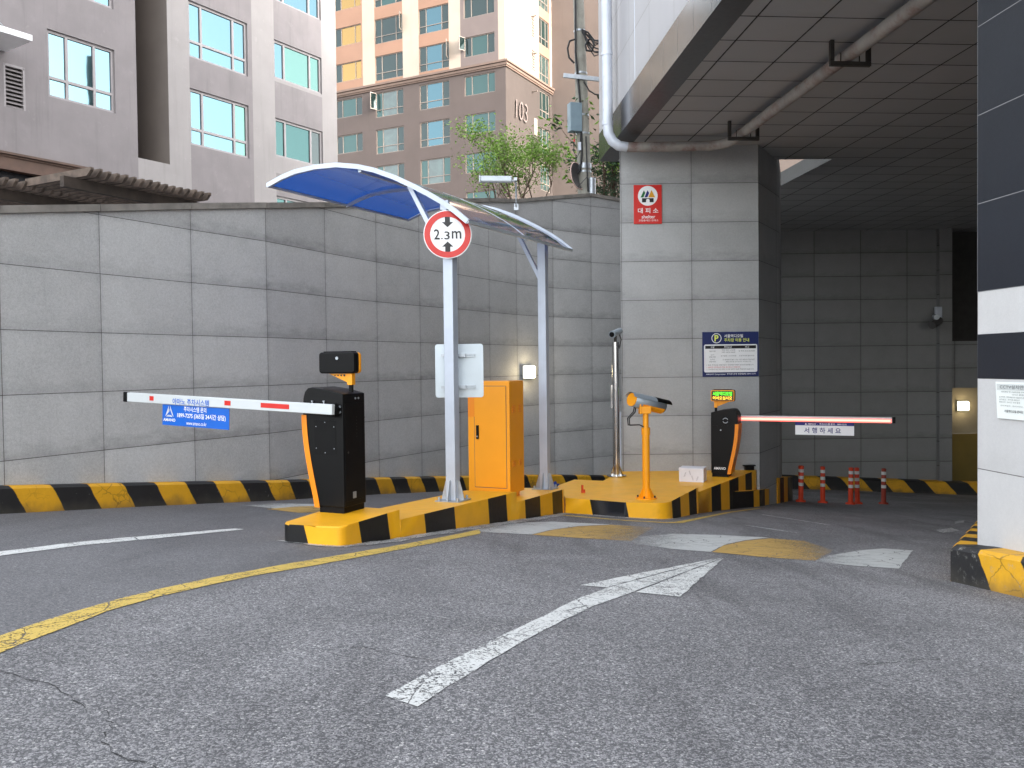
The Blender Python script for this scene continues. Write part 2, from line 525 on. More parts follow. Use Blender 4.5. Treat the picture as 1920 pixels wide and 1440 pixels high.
A['kerb2'] = stripe_kerb("striped_back_kerb", 0.62, 0.9, 0.2)
A['kerb_r'] = stripe_kerb("chipped_kerb", 0.40, 0.55, 0.70, chips=2.0)
A['yellow'] = paint("island_yellow_paint", lin(246, 178, 24), 0.42, var=0.05, scale=3, bump=0.12, bscale=25, dirt=(lin(190, 134, 28), 0.35, 4))
A['black'] = paint("island_black_paint", lin(16, 15, 15), 0.45, var=0.2, scale=6, bump=0.12, bscale=25)
A['orange'] = paint("amber_powder_coat", lin(246, 160, 14), 0.38, var=0.03, scale=2)
A['orange2'] = paint("amber_side_panel", lin(240, 140, 14), 0.34, var=0.03, scale=2)
A['body'] = paint("black_powder_coat", lin(9, 9, 10), 0.42, var=0.2, scale=3, spec=0.22, dirt=(lin(26, 25, 24), 0.35, 5))
A['body2'] = paint("black_plastic", lin(8, 8, 9), 0.5, var=0.1, spec=0.2)
A['white'] = paint("white_boom_paint", lin(200, 205, 206), 0.35, var=0.02)
A['signwhite'] = paint("sign_white", lin(240, 240, 240), 0.4, var=0.02)
A['red'] = paint("sign_red", lin(205, 36, 28), 0.4, var=0.03)
A['signblack'] = paint("sign_black", lin(24, 24, 26), 0.45, var=0.03)
A['blue'] = paint("banner_blue", lin(10, 96, 196), 0.4, var=0.04)
A['navy'] = paint("sign_navy", lin(24, 38, 92), 0.4, var=0.03)
A['lime'] = paint("sign_lime", lin(226, 236, 110), 0.45, var=0.02)
A['steel'] = paint("galvanised_paint", lin(186, 194, 206), 0.4, 0.15, var=0.05, scale=4)
A['galv'] = paint("galvanised_steel", lin(176, 182, 188), 0.42, 0.7, var=0.1, scale=14)
A['chrome'] = paint("stainless_steel", lin(200, 200, 200), 0.16, 1.0, var=0.04, scale=3)
A['alu'] = paint("grey_aluminium", lin(186, 194, 200), 0.4, 0.2, var=0.05, scale=3)
A['housing'] = paint("silver_camera_housing", lin(150, 160, 168), 0.35, 0.15, var=0.04)
A['pipe'] = paint("grey_drainpipe", lin(200, 206, 216), 0.42, 0.1, var=0.08, scale=3, dirt=(lin(150, 130, 124), 0.3, 5))
A['rustpipe'] = paint("rust_stained_pipe", lin(160, 156, 152), 0.55, 0.1, var=0.15, scale=3, dirt=(lin(110, 50, 36), 0.75, 4))
A['hanger'] = paint("dark_steel_hanger", lin(62, 58, 54), 0.6, 0.2, var=0.2)
A['post'] = paint("orange_marker_plastic", lin(214, 66, 30), 0.5, var=0.1, scale=8, dirt=(lin(120, 60, 40), 0.4, 10))
A['refl'] = paint("reflective_band", lin(214, 214, 210), 0.4, var=0.06, scale=20)
A['carton'] = paint("white_carton", lin(228, 228, 234), 0.6, var=0.03)
A['print'] = paint("grey_print", lin(150, 146, 158), 0.6, var=0.05)
A['cable'] = paint("black_cable", lin(22, 22, 23), 0.5, var=0.1)
A['bluecloth'] = paint("blue_rag", lin(24, 58, 140), 0.7, var=0.2, scale=12)
A['redplastic'] = paint("orange_red_plastic", lin(206, 74, 26), 0.5, var=0.1)
A['lamp'] = glow("wall_lamp_glow", (1.0, 0.84, 0.52), 1.5)
A['ledgreen'] = glow("led_green", (0.12, 1.0, 0.03), 0.28)
A['ledyellow'] = glow("led_yellow", (1.0, 0.62, 0.04), 0.28)
A['ledback'] = paint("led_panel", lin(60, 40, 24), 0.4, var=0.05)
A['boomred'] = glow("boom_light_red", (1.0, 0.10, 0.075), 0.42)
A['boomhot'] = glow("boom_light_core", (1.0, 0.42, 0.32), 0.26)
A['signback'] = paint("sign_back_aluminium", lin(192, 202, 208), 0.42, 0.25, var=0.05, scale=3, dirt=(lin(150, 158, 164), 0.3, 3))
A['mauve'] = paint("mauve_render", lin(124, 118, 118), 0.85, var=0.06, scale=1.2, bump=0.15, bscale=14, dirt=(lin(137, 131, 131), 0.5, 1.6), streak=0.45)
A['pale'] = paint("pale_grey_render", lin(145, 140, 138), 0.85, var=0.05, scale=1.0, bump=0.12, bscale=14, dirt=(lin(132, 127, 125), 0.35, 1.4), streak=0.35)
A['recess'] = paint("shaded_recess_render", lin(112, 104, 98), 0.85, var=0.06, scale=1.0)  # brownish shade of the recess put into its render colour
A['winframe'] = paint("window_frame_grey", lin(142, 136, 136), 0.45, var=0.04)
A['winframe2'] = paint("window_frame_taupe", lin(130, 118, 108), 0.5, var=0.04)
A['glass_sky'] = glass("sky_reflecting_glass", (0.078, 0.138, 0.160), 0.92)
A['glass_teal'] = glass("teal_glass", (0.030, 0.070, 0.064), 0.5)
A['glass_dark'] = glass("dark_green_glass", (0.016, 0.032, 0.030), 0.4)
A['glass_greenrefl'] = glass("green_reflection_glass", (0.075, 0.15, 0.13), 0.8)  # reflection of a green block put into the glass colour
A['glass_mid'] = glass("deep_teal_glass", (0.022, 0.068, 0.064), 0.7)
A['glass_sunglow'] = glass("sun_reflection_glass", (0.30, 0.19, 0.07), 0.9)  # warm reflection of the sun put into the glass colour
A['glass_curtain'] = paint("curtained_glass", lin(62, 80, 76), 0.15, var=0.25, scale=2, spec=0.9)
A['brown'] = paint("brown_render", lin(90, 79, 74), 0.85, var=0.05, scale=0.6, streak=0.2)
A['brown_dimmed'] = paint("dimmed_brown_render", lin(72, 63, 58), 0.85, var=0.05, scale=0.6)  # darker copy of the tower brown, offsetting sunlight on the end wall
A['cream'] = paint("cream_render", lin(176, 160, 144), 0.85, var=0.04, scale=0.6, streak=0.2)
A['peach'] = paint("orange_peach_render", lin(147, 113, 93), 0.85, var=0.05, scale=0.6)
A['taupe'] = paint("taupe_render", lin(116, 103, 98), 0.85, var=0.05, scale=0.6)
A['wing'] = paint("pinkish_beige_render", lin(112, 99, 91), 0.85, var=0.05, scale=0.5, streak=0.2)
A['cornice'] = paint("brown_cornice", lin(116, 96, 84), 0.7, var=0.1, scale=1)
A['wood'] = paint("weathered_timber", lin(92, 79, 69), 0.8, var=0.35, scale=6, bump=0.2, dirt=(lin(58, 48, 42), 0.6, 4))
A['wooddark'] = paint("dark_timber", lin(56, 47, 40), 0.8, var=0.3, scale=5, bump=0.2)
A['brownband'] = paint("brown_fascia_board", lin(84, 62, 50), 0.6, var=0.15, scale=3)
A['gapshade'] = paint("gap_shade_dark", lin(26, 29, 33), 0.2, var=0.1)  # near-black colour standing in for shade in a gap
A['poleconc'] = paint("pole_concrete", lin(150, 148, 138), 0.8, var=0.12, scale=5, bump=0.1, dirt=(lin(112, 108, 100), 0.4, 4))
A['boxgrey'] = paint("blue_grey_box", lin(122, 142, 152), 0.5, var=0.06)
A['dish'] = paint("dark_dish", lin(84, 82, 82), 0.6, var=0.1)
A['dishrim'] = paint("dish_rim_pink", lin(206, 176, 164), 0.6, var=0.05)
A['bark'] = paint("tree_bark", lin(84, 68, 54), 0.85, var=0.3, scale=12, bump=0.2)
A['leaf'] = paint("spring_leaf", lin(122, 158, 58), 0.6, var=0.35, scale=3)
A['leaf2'] = paint("pale_leaf", lin(146, 172, 88), 0.6, var=0.35, scale=3)
A['leafdark'] = paint("dark_leaf", lin(48, 74, 42), 0.65, var=0.4, scale=3)
A['doorwall'] = paint("cream_corridor_wall", lin(160, 150, 128), 0.8, var=0.08, scale=1.5, dirt=(lin(150, 138, 110), 0.3, 2))
A['dooryellow'] = paint("ochre_corridor_dado", lin(128, 108, 48), 0.7, var=0.08, scale=1.5)
A['voidshade'] = paint("void_shade_grey", lin(60, 58, 56), 0.9, var=0.1)  # shade of the void above the lintel, put into the colour
A['paper'] = paint("laminated_notice", lin(226, 230, 226), 0.35, var=0.02)
A['paperhead'] = paint("notice_header", lin(198, 202, 200), 0.4, var=0.02)
A['ptext'] = paint("printed_grey", lin(96, 98, 98), 0.5, var=0.02)
A['green'] = paint("emblem_green", lin(14, 104, 48), 0.5, var=0.02)
A['dblue'] = paint("emblem_blue", lin(16, 20, 110), 0.5, var=0.02)
A['gold'] = paint("emblem_gold", lin(222, 160, 36), 0.5, var=0.02)
A['rw_white'] = road_paint("white_road_paint", lin(212, 213, 210), 0.68, dirt=0.25)
A['rw_white_line'] = road_paint("white_line_paint", lin(214, 215, 212), 0.45, dirt=0.25)
A['rw_yellow'] = road_paint("yellow_road_paint", lin(206, 176, 86), 0.52, dirt=0.2)
A['hump_w'] = road_paint("hump_white_paint", lin(206, 208, 205), 0.3, fade=True, dirt=0.3)
A['hump_y'] = road_paint("hump_yellow_paint", lin(206, 168, 92), 0.45, fade=True, dirt=0.35)
A['mortar'] = road_paint("spilled_mortar", lin(196, 196, 194), 0.92, dirt=0.4)

def poly_carbonate():
    m = Mat("blue_polycarbonate")
    t = m.n("BsdfTranslucent"); t.inputs[0].default_value = (0.003, 0.06, 0.29, 1)
    g = m.n("BsdfGlossy"); g.inputs["Roughness"].default_value = 0.06; g.inputs[0].default_value = (1, 1, 1, 1)
    d = m.n("BsdfDiffuse"); d.inputs[0].default_value = (0.004, 0.05, 0.22, 1)
    f = m.n("Fresnel")
    gm = m.n("NewGeometry")
    m.put(f.inputs[0], m.math('ADD', 1.5, m.math('MULTIPLY', gm.outputs["Backfacing"], 1 / 1.5 - 1.5)))
    a = m.n("MixShader"); a.inputs[0].default_value = 0.25
    m.t.links.new(t.outputs[0], a.inputs[1]); m.t.links.new(d.outputs[0], a.inputs[2])
    b = m.n("MixShader")
    m.t.links.new(f.outputs[0], b.inputs[0]); m.t.links.new(a.outputs[0], b.inputs[1]); m.t.links.new(g.outputs[0], b.inputs[2])
    m.t.links.new(b.outputs[0], m.out.inputs[0])
    return m.m
A['poly'] = poly_carbonate()

# ------------------------------------------------------------------ ground sheet and painted markings
def frange(a, b, st):
    r = []
    while a < b - 1e-6:
        r.append(a); a += st
    return r + [b]
xs = [-400, -120, -40, -20] + frange(-12, 18, 0.5) + [26, 50, 120, 400]
ys = [-400, -120, -30, -10] + frange(-4, 30, 0.25) + [40, 80, 160, 600]
g = MB()
vs = [(x, y, gz(x, y)) for y in ys for x in xs]
nx = len(xs)
g.add(vs, [(j * nx + i, j * nx + i + 1, (j + 1) * nx + i + 1, (j + 1) * nx + i) for j in range(len(ys) - 1) for i in range(nx - 1)], 0, None, True)
struct(g.build("road", A['asphalt'], at=(0, 0, 0)))

def marking(name, polys, mat, fades=None, lift=0.004, ragged=0.006):
    bm = bmesh.new()
    uvl = bm.loops.layers.uv.new("UVMap")
    for k, poly in enumerate(polys):
        pts = []
        for i, p in enumerate(poly):
            q = poly[(i + 1) % len(poly)]
            L = math.dist(p, q); n = max(1, int(L / 0.12))
            for j in range(n):
                t = j / n
                pts.append((p[0] + (q[0] - p[0]) * t + random.uniform(-ragged, ragged), p[1] + (q[1] - p[1]) * t + random.uniform(-ragged, ragged)))
        vsb = [bm.verts.new((x, y, 0)) for x, y in pts]
        f = bm.faces.new(vsb)
        r = bmesh.ops.triangulate(bm, faces=[f])
        fs = r['faces']
        if fades:
            (ax, ay), (bx, by) = fades[k]
            dd = (bx - ax) ** 2 + (by - ay) ** 2
            for ff in fs:
                for l in ff.loops:
                    l[uvl].uv = (((l.vert.co.x - ax) * (bx - ax) + (l.vert.co.y - ay) * (by - ay)) / dd, 0)
    for it in range(3):
        es = [e for e in bm.edges if e.calc_length() > 0.3]
        if es: bmesh.ops.subdivide_edges(bm, edges=es, cuts=1)
    for v in bm.verts: v.co.z = gz(v.co.x, v.co.y) + lift
    bmesh.ops.triangulate(bm, faces=bm.faces[:])
    bmesh.ops.recalc_face_normals(bm, faces=bm.faces[:])
    for f in bm.faces:
        if f.normal.z < 0: f.normal_flip()
    me = bpy.data.meshes.new(name)
    bm.to_mesh(me); bm.free()
    me.materials.append(mat)
    o = bpy.data.objects.new(name, me)
    COL.objects.link(o)
    return struct(o)

def strip(a, b): return a + list(reversed(b))
yt = [(-2.23,2.2),(-2.27,2.9),(-2.285,3.487),(-2.292,3.773),(-2.234,4.106),(-2.158,4.489),(-2.044,4.893),(-1.890,5.330),(-1.691,5.800),(-1.450,6.346),(-1.235,6.815),(-0.987,7.364),(-0.702,8.082),(-0.359,9.047)]
yb = [(-2.06,2.2),(-2.11,2.8),(-2.131,3.248),(-2.138,3.516),(-2.106,3.868),(-2.059,4.279),(-1.957,4.685),(-1.810,5.102),(-1.620,5.555),(-1.380,6.036),(-1.179,6.499),(-0.945,7.046),(-0.671,7.721),(-0.341,8.596)]
marking("yellow_lane_line", [strip(yt, yb)], A['rw_yellow'])
marking("white_lane_line", [strip([(-4.5,4.0),(-3.864,5.523),(-3.688,6.095),(-3.471,6.798),(-3.118,7.491),(-2.701,8.228),(-2.598,8.186)], [(-4.36,3.9),(-3.711,5.304),(-3.567,5.893),(-3.358,6.575),(-3.013,7.237),(-2.690,7.966)])], A['rw_white_line'])
up_ = [(-0.489,3.183),(-0.362,3.453),(-0.205,3.792),(0.097,4.413),(0.365,5.027),(0.604,5.475)]
lo_ = [(-0.359,3.081),(-0.208,3.430),(-0.014,3.877),(0.205,4.346),(0.442,4.836),(0.748,5.349)]
marking("arrow_marking", [strip(up_ + [(1.795,7.295)], lo_), [(0.431,5.540),(1.755,7.266),(0.596,5.489)], [(0.764,5.350),(1.795,7.265),(1.023,5.239)]], A['rw_white'])
marking("hump_white_marking", [
    [(-0.469,8.994),(-0.303,9.538),(0.126,10.095),(0.482,10.367),(1.174,10.253),(0.762,9.894),(0.434,9.340),(0.181,8.681),(-0.309,8.771)],
    [(1.012,8.359),(1.354,8.923),(1.734,9.336),(2.222,9.385),(2.789,9.307),(2.405,8.882),(2.060,8.343),(1.782,7.698),(1.451,7.818)],
    [(2.584,7.266),(2.896,7.769),(3.372,8.289),(3.717,8.565),(3.981,8.474),(3.158,6.976),(2.824,7.060)],
    [(-3.552,11.159),(-3.265,11.764),(-2.696,11.855),(-2.585,11.366),(-2.845,10.732)]],
    A['hump_w'], [((0.5,9.2),(-0.8,9.6)), ((2.1,8.5),(0.95,8.75)), ((3.5,7.7),(2.35,8.0)), ((-2.6,11.2),(-3.8,11.5))])
marking("hump_yellow_marking", [
    [(0.186,8.651),(0.438,9.306),(0.765,9.856),(1.176,10.212),(1.666,10.068),(1.161,8.409),(0.711,8.499)],
    [(1.791,7.690),(2.065,8.318),(2.410,8.853),(2.786,9.212),(3.100,9.059),(3.085,8.202),(2.585,7.303),(2.150,7.472)],
    [(-3.104,10.694),(-2.860,11.324),(-2.387,11.799),(-2.134,10.537),(-2.605,10.309)]],
    A['hump_y'], [((0.5,9.4),(1.75,9.1)), ((2.1,8.3),(3.35,8.0)), ((-2.8,11.0),(-2.0,10.8))], lift=0.0045)
marking("island_edge_line", [strip([(0.276,11.805),(0.703,11.527),(1.454,11.029),(1.930,10.908),(2.10,11.02),(2.473,11.694),(3.312,13.291),(4.227,14.736)], [(0.27,11.62),(0.68,11.38),(1.44,10.90),(1.95,10.77),(2.17,10.90),(2.55,11.66),(3.38,13.26),(4.29,14.70)])], A['rw_yellow'])
marking("ramp_marking", [[(5.599,11.264),(6.063,11.753),(5.92,11.30),(5.45,10.80)], [(6.807,13.115),(7.135,13.454),(6.9,13.0),(6.55,12.60)],
    strip([(3.842,13.107),(4.1,12.2),(4.288,11.444)], [(3.80,13.06),(4.05,12.15),(4.23,11.42)]), strip([(2.994,10.918),(3.2,10.45),(3.375,10.016)], [(2.95,10.9),(3.15,10.43),(3.33,10.0)])], A['mortar'], ragged=0.012)
mort_o = [(-2.02,7.32),(-1.7,7.10),(-1.40,7.03),(-1.14,7.40),(-0.88,8.00),(-0.5,8.86),(0.0,9.95),(0.30,10.55),(0.62,11.3),(0.80,11.80)]
mort_i = [(-1.86,7.36),(-1.66,7.25),(-1.46,7.2),(-1.25,7.5),(-1.03,8.02),(-0.68,8.9),(-0.16,10.0),(0.18,10.7),(0.5,11.45),(0.70,11.86)]
marking("mortar_smear", [strip(mort_o, mort_i), strip([(0.86,11.72),(1.5,11.30),(1.98,11.24),(2.22,11.5)], [(0.92,11.80),(1.52,11.5),(1.95,11.44),(2.12,11.62)])], A['mortar'], lift=0.007, ragged=0.035)
# hairline cracks in the foreground
A['crack'] = paint("crack_tar", (0.022, 0.021, 0.021), 0.9)
def hair(pts, n, amp):
    o = []
    for (x0, y0), (x1, y1) in zip(pts, pts[1:]):
        for k in range(n): o.append((x0 + (x1 - x0) * k / n + random.uniform(-amp, amp), y0 + (y1 - y0) * k / n + random.uniform(-amp, amp)))
    return o
ck = [hair([(-1.42,2.95),(-1.34,2.80),(-1.33,2.68),(-1.05,2.50),(-0.72,2.38),(-0.45,2.20)], 7, .012), hair([(-0.72,3.80),(-0.3,3.62),(-0.12,3.70)], 8, .015), hair([(-2.0,3.3),(-1.7,3.15),(-1.45,2.9)], 6, .014)]
ckm = MB()
for p in ck:
    for (x0, y0), (x1, y1) in zip(p, p[1:]):
        w0 = random.uniform(.0012, .003)
        ckm.quad((x0, y0 - w0, gz(x0, y0) + .003), (x1, y1 - w0, gz(x1, y1) + .003), (x1, y1 + w0, gz(x1, y1) + .003), (x0, y0 + w0, gz(x0, y0) + .003))
struct(ckm.build("road_crack", A['crack']))

# ------------------------------------------------------------------ left retaining wall, its coping, and the striped kerb at its foot
WP = [(-6.9,6.2,2.50),(-6.15,7.7,2.78),(-5.42,9.07,3.04),(-4.88,10.17,3.25),(-4.235,11.35,3.48),(-3.56,12.47,3.69),(-2.99,13.80,3.94),(-2.37,15.10,4.20),(-1.735,16.25,4.44),(-1.06,17.35,4.66),(-0.47,18.45,4.88),(0.13,19.55,5.06),(1.02,20.65,5.34),(2.02,21.45,5.55),(3.0,22.05,5.50),(4.2,22.7,5.45),(5.6,23.6,5.4),(7.0,24.8,5.4),(7.9,25.8,5.4)]
def offs(path, d):
    o = []
    for i in range(len(path)):
        a = Vector(path[max(0, i - 1)][:2]); b = Vector(path[min(len(path) - 1, i + 1)][:2])
        t = (b - a).normalized()
        o.append(Vector(path[i][:2]) + Vector((t.y, -t.x)) * d)
    return o
wt = thing("retaining_wall", "long curved grey granite panel wall behind the exit lane", "wall", (-2.4, 15.1, gz(-2.4, 15.1)))
w = MB()
back = offs(WP, -0.3)
for i in range(len(WP) - 1):
    a, b = WP[i], WP[i + 1]
    u0, u1 = i * 1.4 + 0.0, (i + 1) * 1.4
    za, zb = gz(a[0], a[1]) - 0.3, gz(b[0], b[1]) - 0.3
    ta, tb = a[2] - 0.085, b[2] - 0.085
    w.quad((a[0], a[1], za), (b[0], b[1], zb), (b[0], b[1], tb), (a[0], a[1], ta), 0, [(u0, za), (u1, zb), (u1, tb), (u0, ta)])
    ba, bb = back[i], back[i + 1]
    w.quad((bb.x, bb.y, zb), (ba.x, ba.y, za), (ba.x, ba.y, ta), (bb.x, bb.y, tb), 0, [(u1, zb), (u0, za), (u0, ta), (u1, tb)])
    w.quad((a[0], a[1], ta), (b[0], b[1], tb), (bb.x, bb.y, tb), (ba.x, ba.y, ta), 0, [(u0, ta), (u1, tb), (u1, tb), (u0, ta)])
w.build("stone_cladding", A['stone'], wt)
c = MB()
fo, bo = offs(WP, 0.035), offs(WP, -0.335)
for i in range(len(WP) - 1):
    gap = 0.004
    for k in (0,):
        A0, B0, A1, B1 = fo[i].lerp(fo[i + 1], gap), fo[i].lerp(fo[i + 1], 1 - gap), bo[i].lerp(bo[i + 1], gap), bo[i].lerp(bo[i + 1], 1 - gap)
        ta, tb = WP[i][2], WP[i + 1][2]
        vs = [(A0.x, A0.y, ta - .082), (B0.x, B0.y, tb - .082), (B1.x, B1.y, tb - .082), (A1.x, A1.y, ta - .082), (A0.x, A0.y, ta), (B0.x, B0.y, tb), (B1.x, B1.y, tb), (A1.x, A1.y, ta)]
        c.add(vs, [(3, 2, 1, 0), (4, 5, 6, 7), (0, 1, 5, 4), (1, 2, 6, 5), (2, 3, 7, 6), (3, 0, 4, 7)])
c.build("coping", A['coping'], wt)

def kerb_path(pts, h, wdt, mb, dense=0.25):
    """kerb with its face along pts; top steps back by wdt to the left side of travel"""
    P = []
    for i in range(len(pts) - 1):
        a, b = Vector(pts[i]), Vector(pts[i + 1])
        n = max(1, int((b - a).length / dense))
        P += [a.lerp(b, k / n) for k in range(n)]
    P.append(Vector(pts[-1]))
    Q = offs(P, -0.035); Rr = offs(P, -wdt)
    u = 0
    for i in range(len(P) - 1):
        L = (P[i + 1] - P[i]).length
        a, b, a2, b2, a3, b3 = P[i], P[i + 1], Q[i], Q[i + 1], Rr[i], Rr[i + 1]
        ga, gb = gz(*a), gz(*b)
        z = lambda p, d: (p.x, p.y, d)
        mb.quad(z(a, ga - .12), z(b, gb - .12), z(b, gb + h - .03), z(a, ga + h - .03), 0, [(u, -.12), (u + L, -.12), (u + L, h - .03), (u, h - .03)])
        mb.quad(z(a, ga + h - .03), z(b, gb + h - .03), z(b2, gb + h), z(a2, ga + h), 0, [(u, h - .03), (u + L, h - .03), (u + L, h), (u, h)])
        mb.quad(z(a2, ga + h), z(b2, gb + h), z(b3, gb + h), z(a3, ga + h), 0, [(u, h), (u + L, h), (u + L, h), (u, h)])
        u += L
    return mb
kp = offs(WP, 0.17)
k = kerb_path([tuple(p) for p in kp], 0.29, 0.16, MB())
tag(k.build("kerb", A['kerb'], smooth=False), "low yellow and black kerb along the foot of the curved wall", "kerb")

# ------------------------------------------------------------------ cladded pillar under the building corner
pt = thing("pillar", "thick grey stone pillar with chamfered corner carrying the overhang", "pillar", (3.4, 16.3, gz(3.4, 16.3)))
p = MB()
PP = [(1.99,15.5),(4.49,15.5),(5.29,16.85),(5.75,18.2),(3.2,18.2)]
u = 0
for i in range(5):
    a, b = PP[i], PP[(i + 1) % 5]
    L = math.dist(a, b)
    p.quad((a[0], a[1], -2.4), (b[0], b[1], -2.4), (b[0], b[1], 5.3), (a[0], a[1], 5.3), 0, [(u, -2.4), (u + L, -2.4), (u + L, 5.3), (u, 5.3)])
    u += L
p.build("stone_cladding", A['stone_pillar'], pt)
q = MB()
q.box((1.975, 15.62, -0.12), (0.02, 0.1, 1.05))
q.build("edge_strip", A['pipe'], pt)

# ------------------------------------------------------------------ building on the right: soffit, facade, fascia, pier wall, garage walls
SZ = 5.21
F0 = Vector((1.751, 16.65)); FD = Vector((0.0785, -1)).normalized()      # facade foot line, far corner to camera
def fl(t): return F0 + FD * t
bt = thing("office_building", "pale stone building over the garage entrance, clad in panels with a dark polished lower edge", "building", (2.4, 9.0, SZ))
fn = Vector((-FD.y, FD.x)) * -1      # pointing out to the exit lane (left)
if fn.x > 0: fn = -fn
T = 30
m_ = MB()
a, b = fl(0), fl(T)
TOP = 25
m_.quad((b.x, b.y, SZ + .52), (a.x, a.y, SZ + .52), (a.x, a.y, TOP), (b.x, b.y, TOP), 0, [(T, 0), (0, 0), (0, TOP - SZ), (T, TOP - SZ)])
rb = Vector((28, 16.65))
m_.quad((a.x, a.y, SZ + .03), (rb.x, rb.y, SZ + .03), (rb.x, rb.y, TOP), (a.x, a.y, TOP), 0, [(0, 0), (26, 0), (26, 36), (0, 36)])
m_.quad((rb.x, rb.y, SZ), (b.x + 24, b.y, SZ), (b.x + 24, b.y, TOP), (rb.x, rb.y, TOP), 0, [(0, 0), (30, 0), (30, 36), (0, 36)])
m_.quad((b.x + 24, b.y, SZ), (b.x, b.y, SZ), (b.x, b.y, TOP), (b.x + 24, b.y, TOP), 0, [(0, 0), (24, 0), (24, 36), (0, 36)])
m_.add([(a.x, a.y, TOP), (b.x, b.y, TOP), (b.x + 24, b.y, TOP), (rb.x, rb.y, TOP)], [(0, 1, 2, 3)])
m_.build("facade", A['facade'], bt)
m_ = MB()
o_ = fn * 0.012
for i in range(43):
    t0, t1 = i * 0.7 + .001, (i + 1) * 0.7 - .001
    a, b = fl(t0) + o_, fl(t1) + o_
    m_.quad((b.x, b.y, SZ), (a.x, a.y, SZ), (a.x, a.y, SZ + .52), (b.x, b.y, SZ + .52), 0, [(t1, 0), (t0, 0), (t0, .5), (t1, .5)])
    m_.quad((b.x, b.y, SZ + .52), (a.x, a.y, SZ + .52), (a.x - o_.x, a.y - o_.y, SZ + .52), (b.x - o_.x, b.y - o_.y, SZ + .52), 0)
m_.build("fascia", A['fascia'], bt)
inn = -fn * 0.34
m_ = MB()
a, b = fl(0) + o_, fl(T) + o_
ai, bi = fl(0) + inn, fl(T) + inn
m_.quad((a.x, a.y, SZ), (b.x, b.y, SZ), (bi.x, bi.y, SZ), (ai.x, ai.y, SZ))
m_.quad((a.x, a.y, SZ + .03), (a.x, a.y, SZ), (6.27, 16.66, SZ), (6.27, 16.66, SZ + .03))
m_.build("soffit_edge", A['fascia_dark'], bt)
m_ = MB()
def soff(p):   # uv along facade direction and across
    d = Vector(p) - F0
    return (d.dot(-fn), d.dot(FD))
P1 = [(ai.x, ai.y), (bi.x, bi.y), (28, bi.y), (28, 16.65)]
P2 = [(6.27, 16.65), (28, 16.65), (28, 26.4), (5.4, 26.4)]
for P in (P1, P2):
    m_.add([(x, y, SZ + .004) for x, y in P], [(0, 1, 2, 3)], 0, [[soff(x) for x in P]])
m_.build("soffit", A['soffit'], bt)
m_ = MB()   # slab over the rear part of the garage
m_.quad((6.27, 16.65, SZ), (5.4, 26.4, SZ), (5.4, 26.4, SZ + .30), (6.27, 16.65, SZ + .30), 1)
m_.add([(6.27, 16.65, SZ + .30), (5.4, 26.4, SZ + .30), (28, 26.4, SZ + .30), (28, 16.65, SZ + .30)], [(0, 3, 2, 1)])
m_.build("roof_slab", [A['concrete'], A['fascia_dark']], bt)
m_ = MB()
m_.prism([(9.5, 16.66), (28, 16.66), (28, 26.4), (9.5, 26.4)], SZ + .30, 14.0)  # added mass that keeps sky light off the rear walls
m_.build("sky_blocker", A['wing'], bt)
# small lamp box high on the facade
m_ = MB()
pa = fl(5.55) + fn * 0.12
m_.box((pa.x, pa.y, 6.98), (0.22, 0.34, 0.12), rz=-0.08)
m_.build("facade_lamp", A['hanger'], bt, bevel=0.01)

# pier beside the camera and the garage's right-hand wall
pr = thing("pier_wall", "light and dark banded stone pier that carries the laminated notice", "wall", (3.6, 6.0, gz(3.6, 6.0)))
A0 = Vector((3.52, 6.45)); PD = Vector((0.0825, -1)).normalized(); PU = Vector((0.41, 0.912)).normalized(); PE = Vector((0.62, 0.785)).normalized()
bands = [(-1.6, 0.471, 'stone_light'), (0.471, 1.154, 'stone_light'), (1.154, 1.484, 'stone_dark2'), (1.484, 1.802, 'stone_light'), (1.802, SZ, 'stone_dark')]
for nm, keys in (("pale_stone_bands", ('stone_light',)), ("dark_stone_bands", ('stone_dark', 'stone_dark2'))):
    m_ = MB(); mats = [A[k] for k in keys]
    for z0, z1, key in bands:
        if key not in keys: continue
        mi = keys.index(key)
        pr0 = 0.0 if 'light' in key else 0.003
        a = A0; b = A0 + PD * 14
        e = A0 + PE * 12
        sh = Vector((-1, 0)) * pr0
        a_, b_, e_ = a + sh, b + sh, e + sh
        m_.quad((b_.x, b_.y, z0), (a_.x, a_.y, z0), (a_.x, a_.y, z1), (b_.x, b_.y, z1), mi, [(14, z0), (0, z0), (0, z1), (14, z1)])
        m_.quad((a_.x, a_.y, z0), (e_.x, e_.y, z0), (e_.x, e_.y, z1), (a_.x, a_.y, z1), mi, [(0, z0), (12, z0), (12, z1), (0, z1)])
    m_.build(nm, mats, pr)
k = MB()
e = A0 + PU * 10
kerb_path([(8.6, 12.6), (5.2, 9.56), (3.27, 6.36), (3.41, 5.67), (3.75, 4.0), (4.1, 1.0), (4.3, -3)], 0.27, 0.5, k)
kerb_o = tag(k.build("kerb", A['kerb_r']), "chipped yellow and black kerb at the foot of the banded stone pier", "kerb")
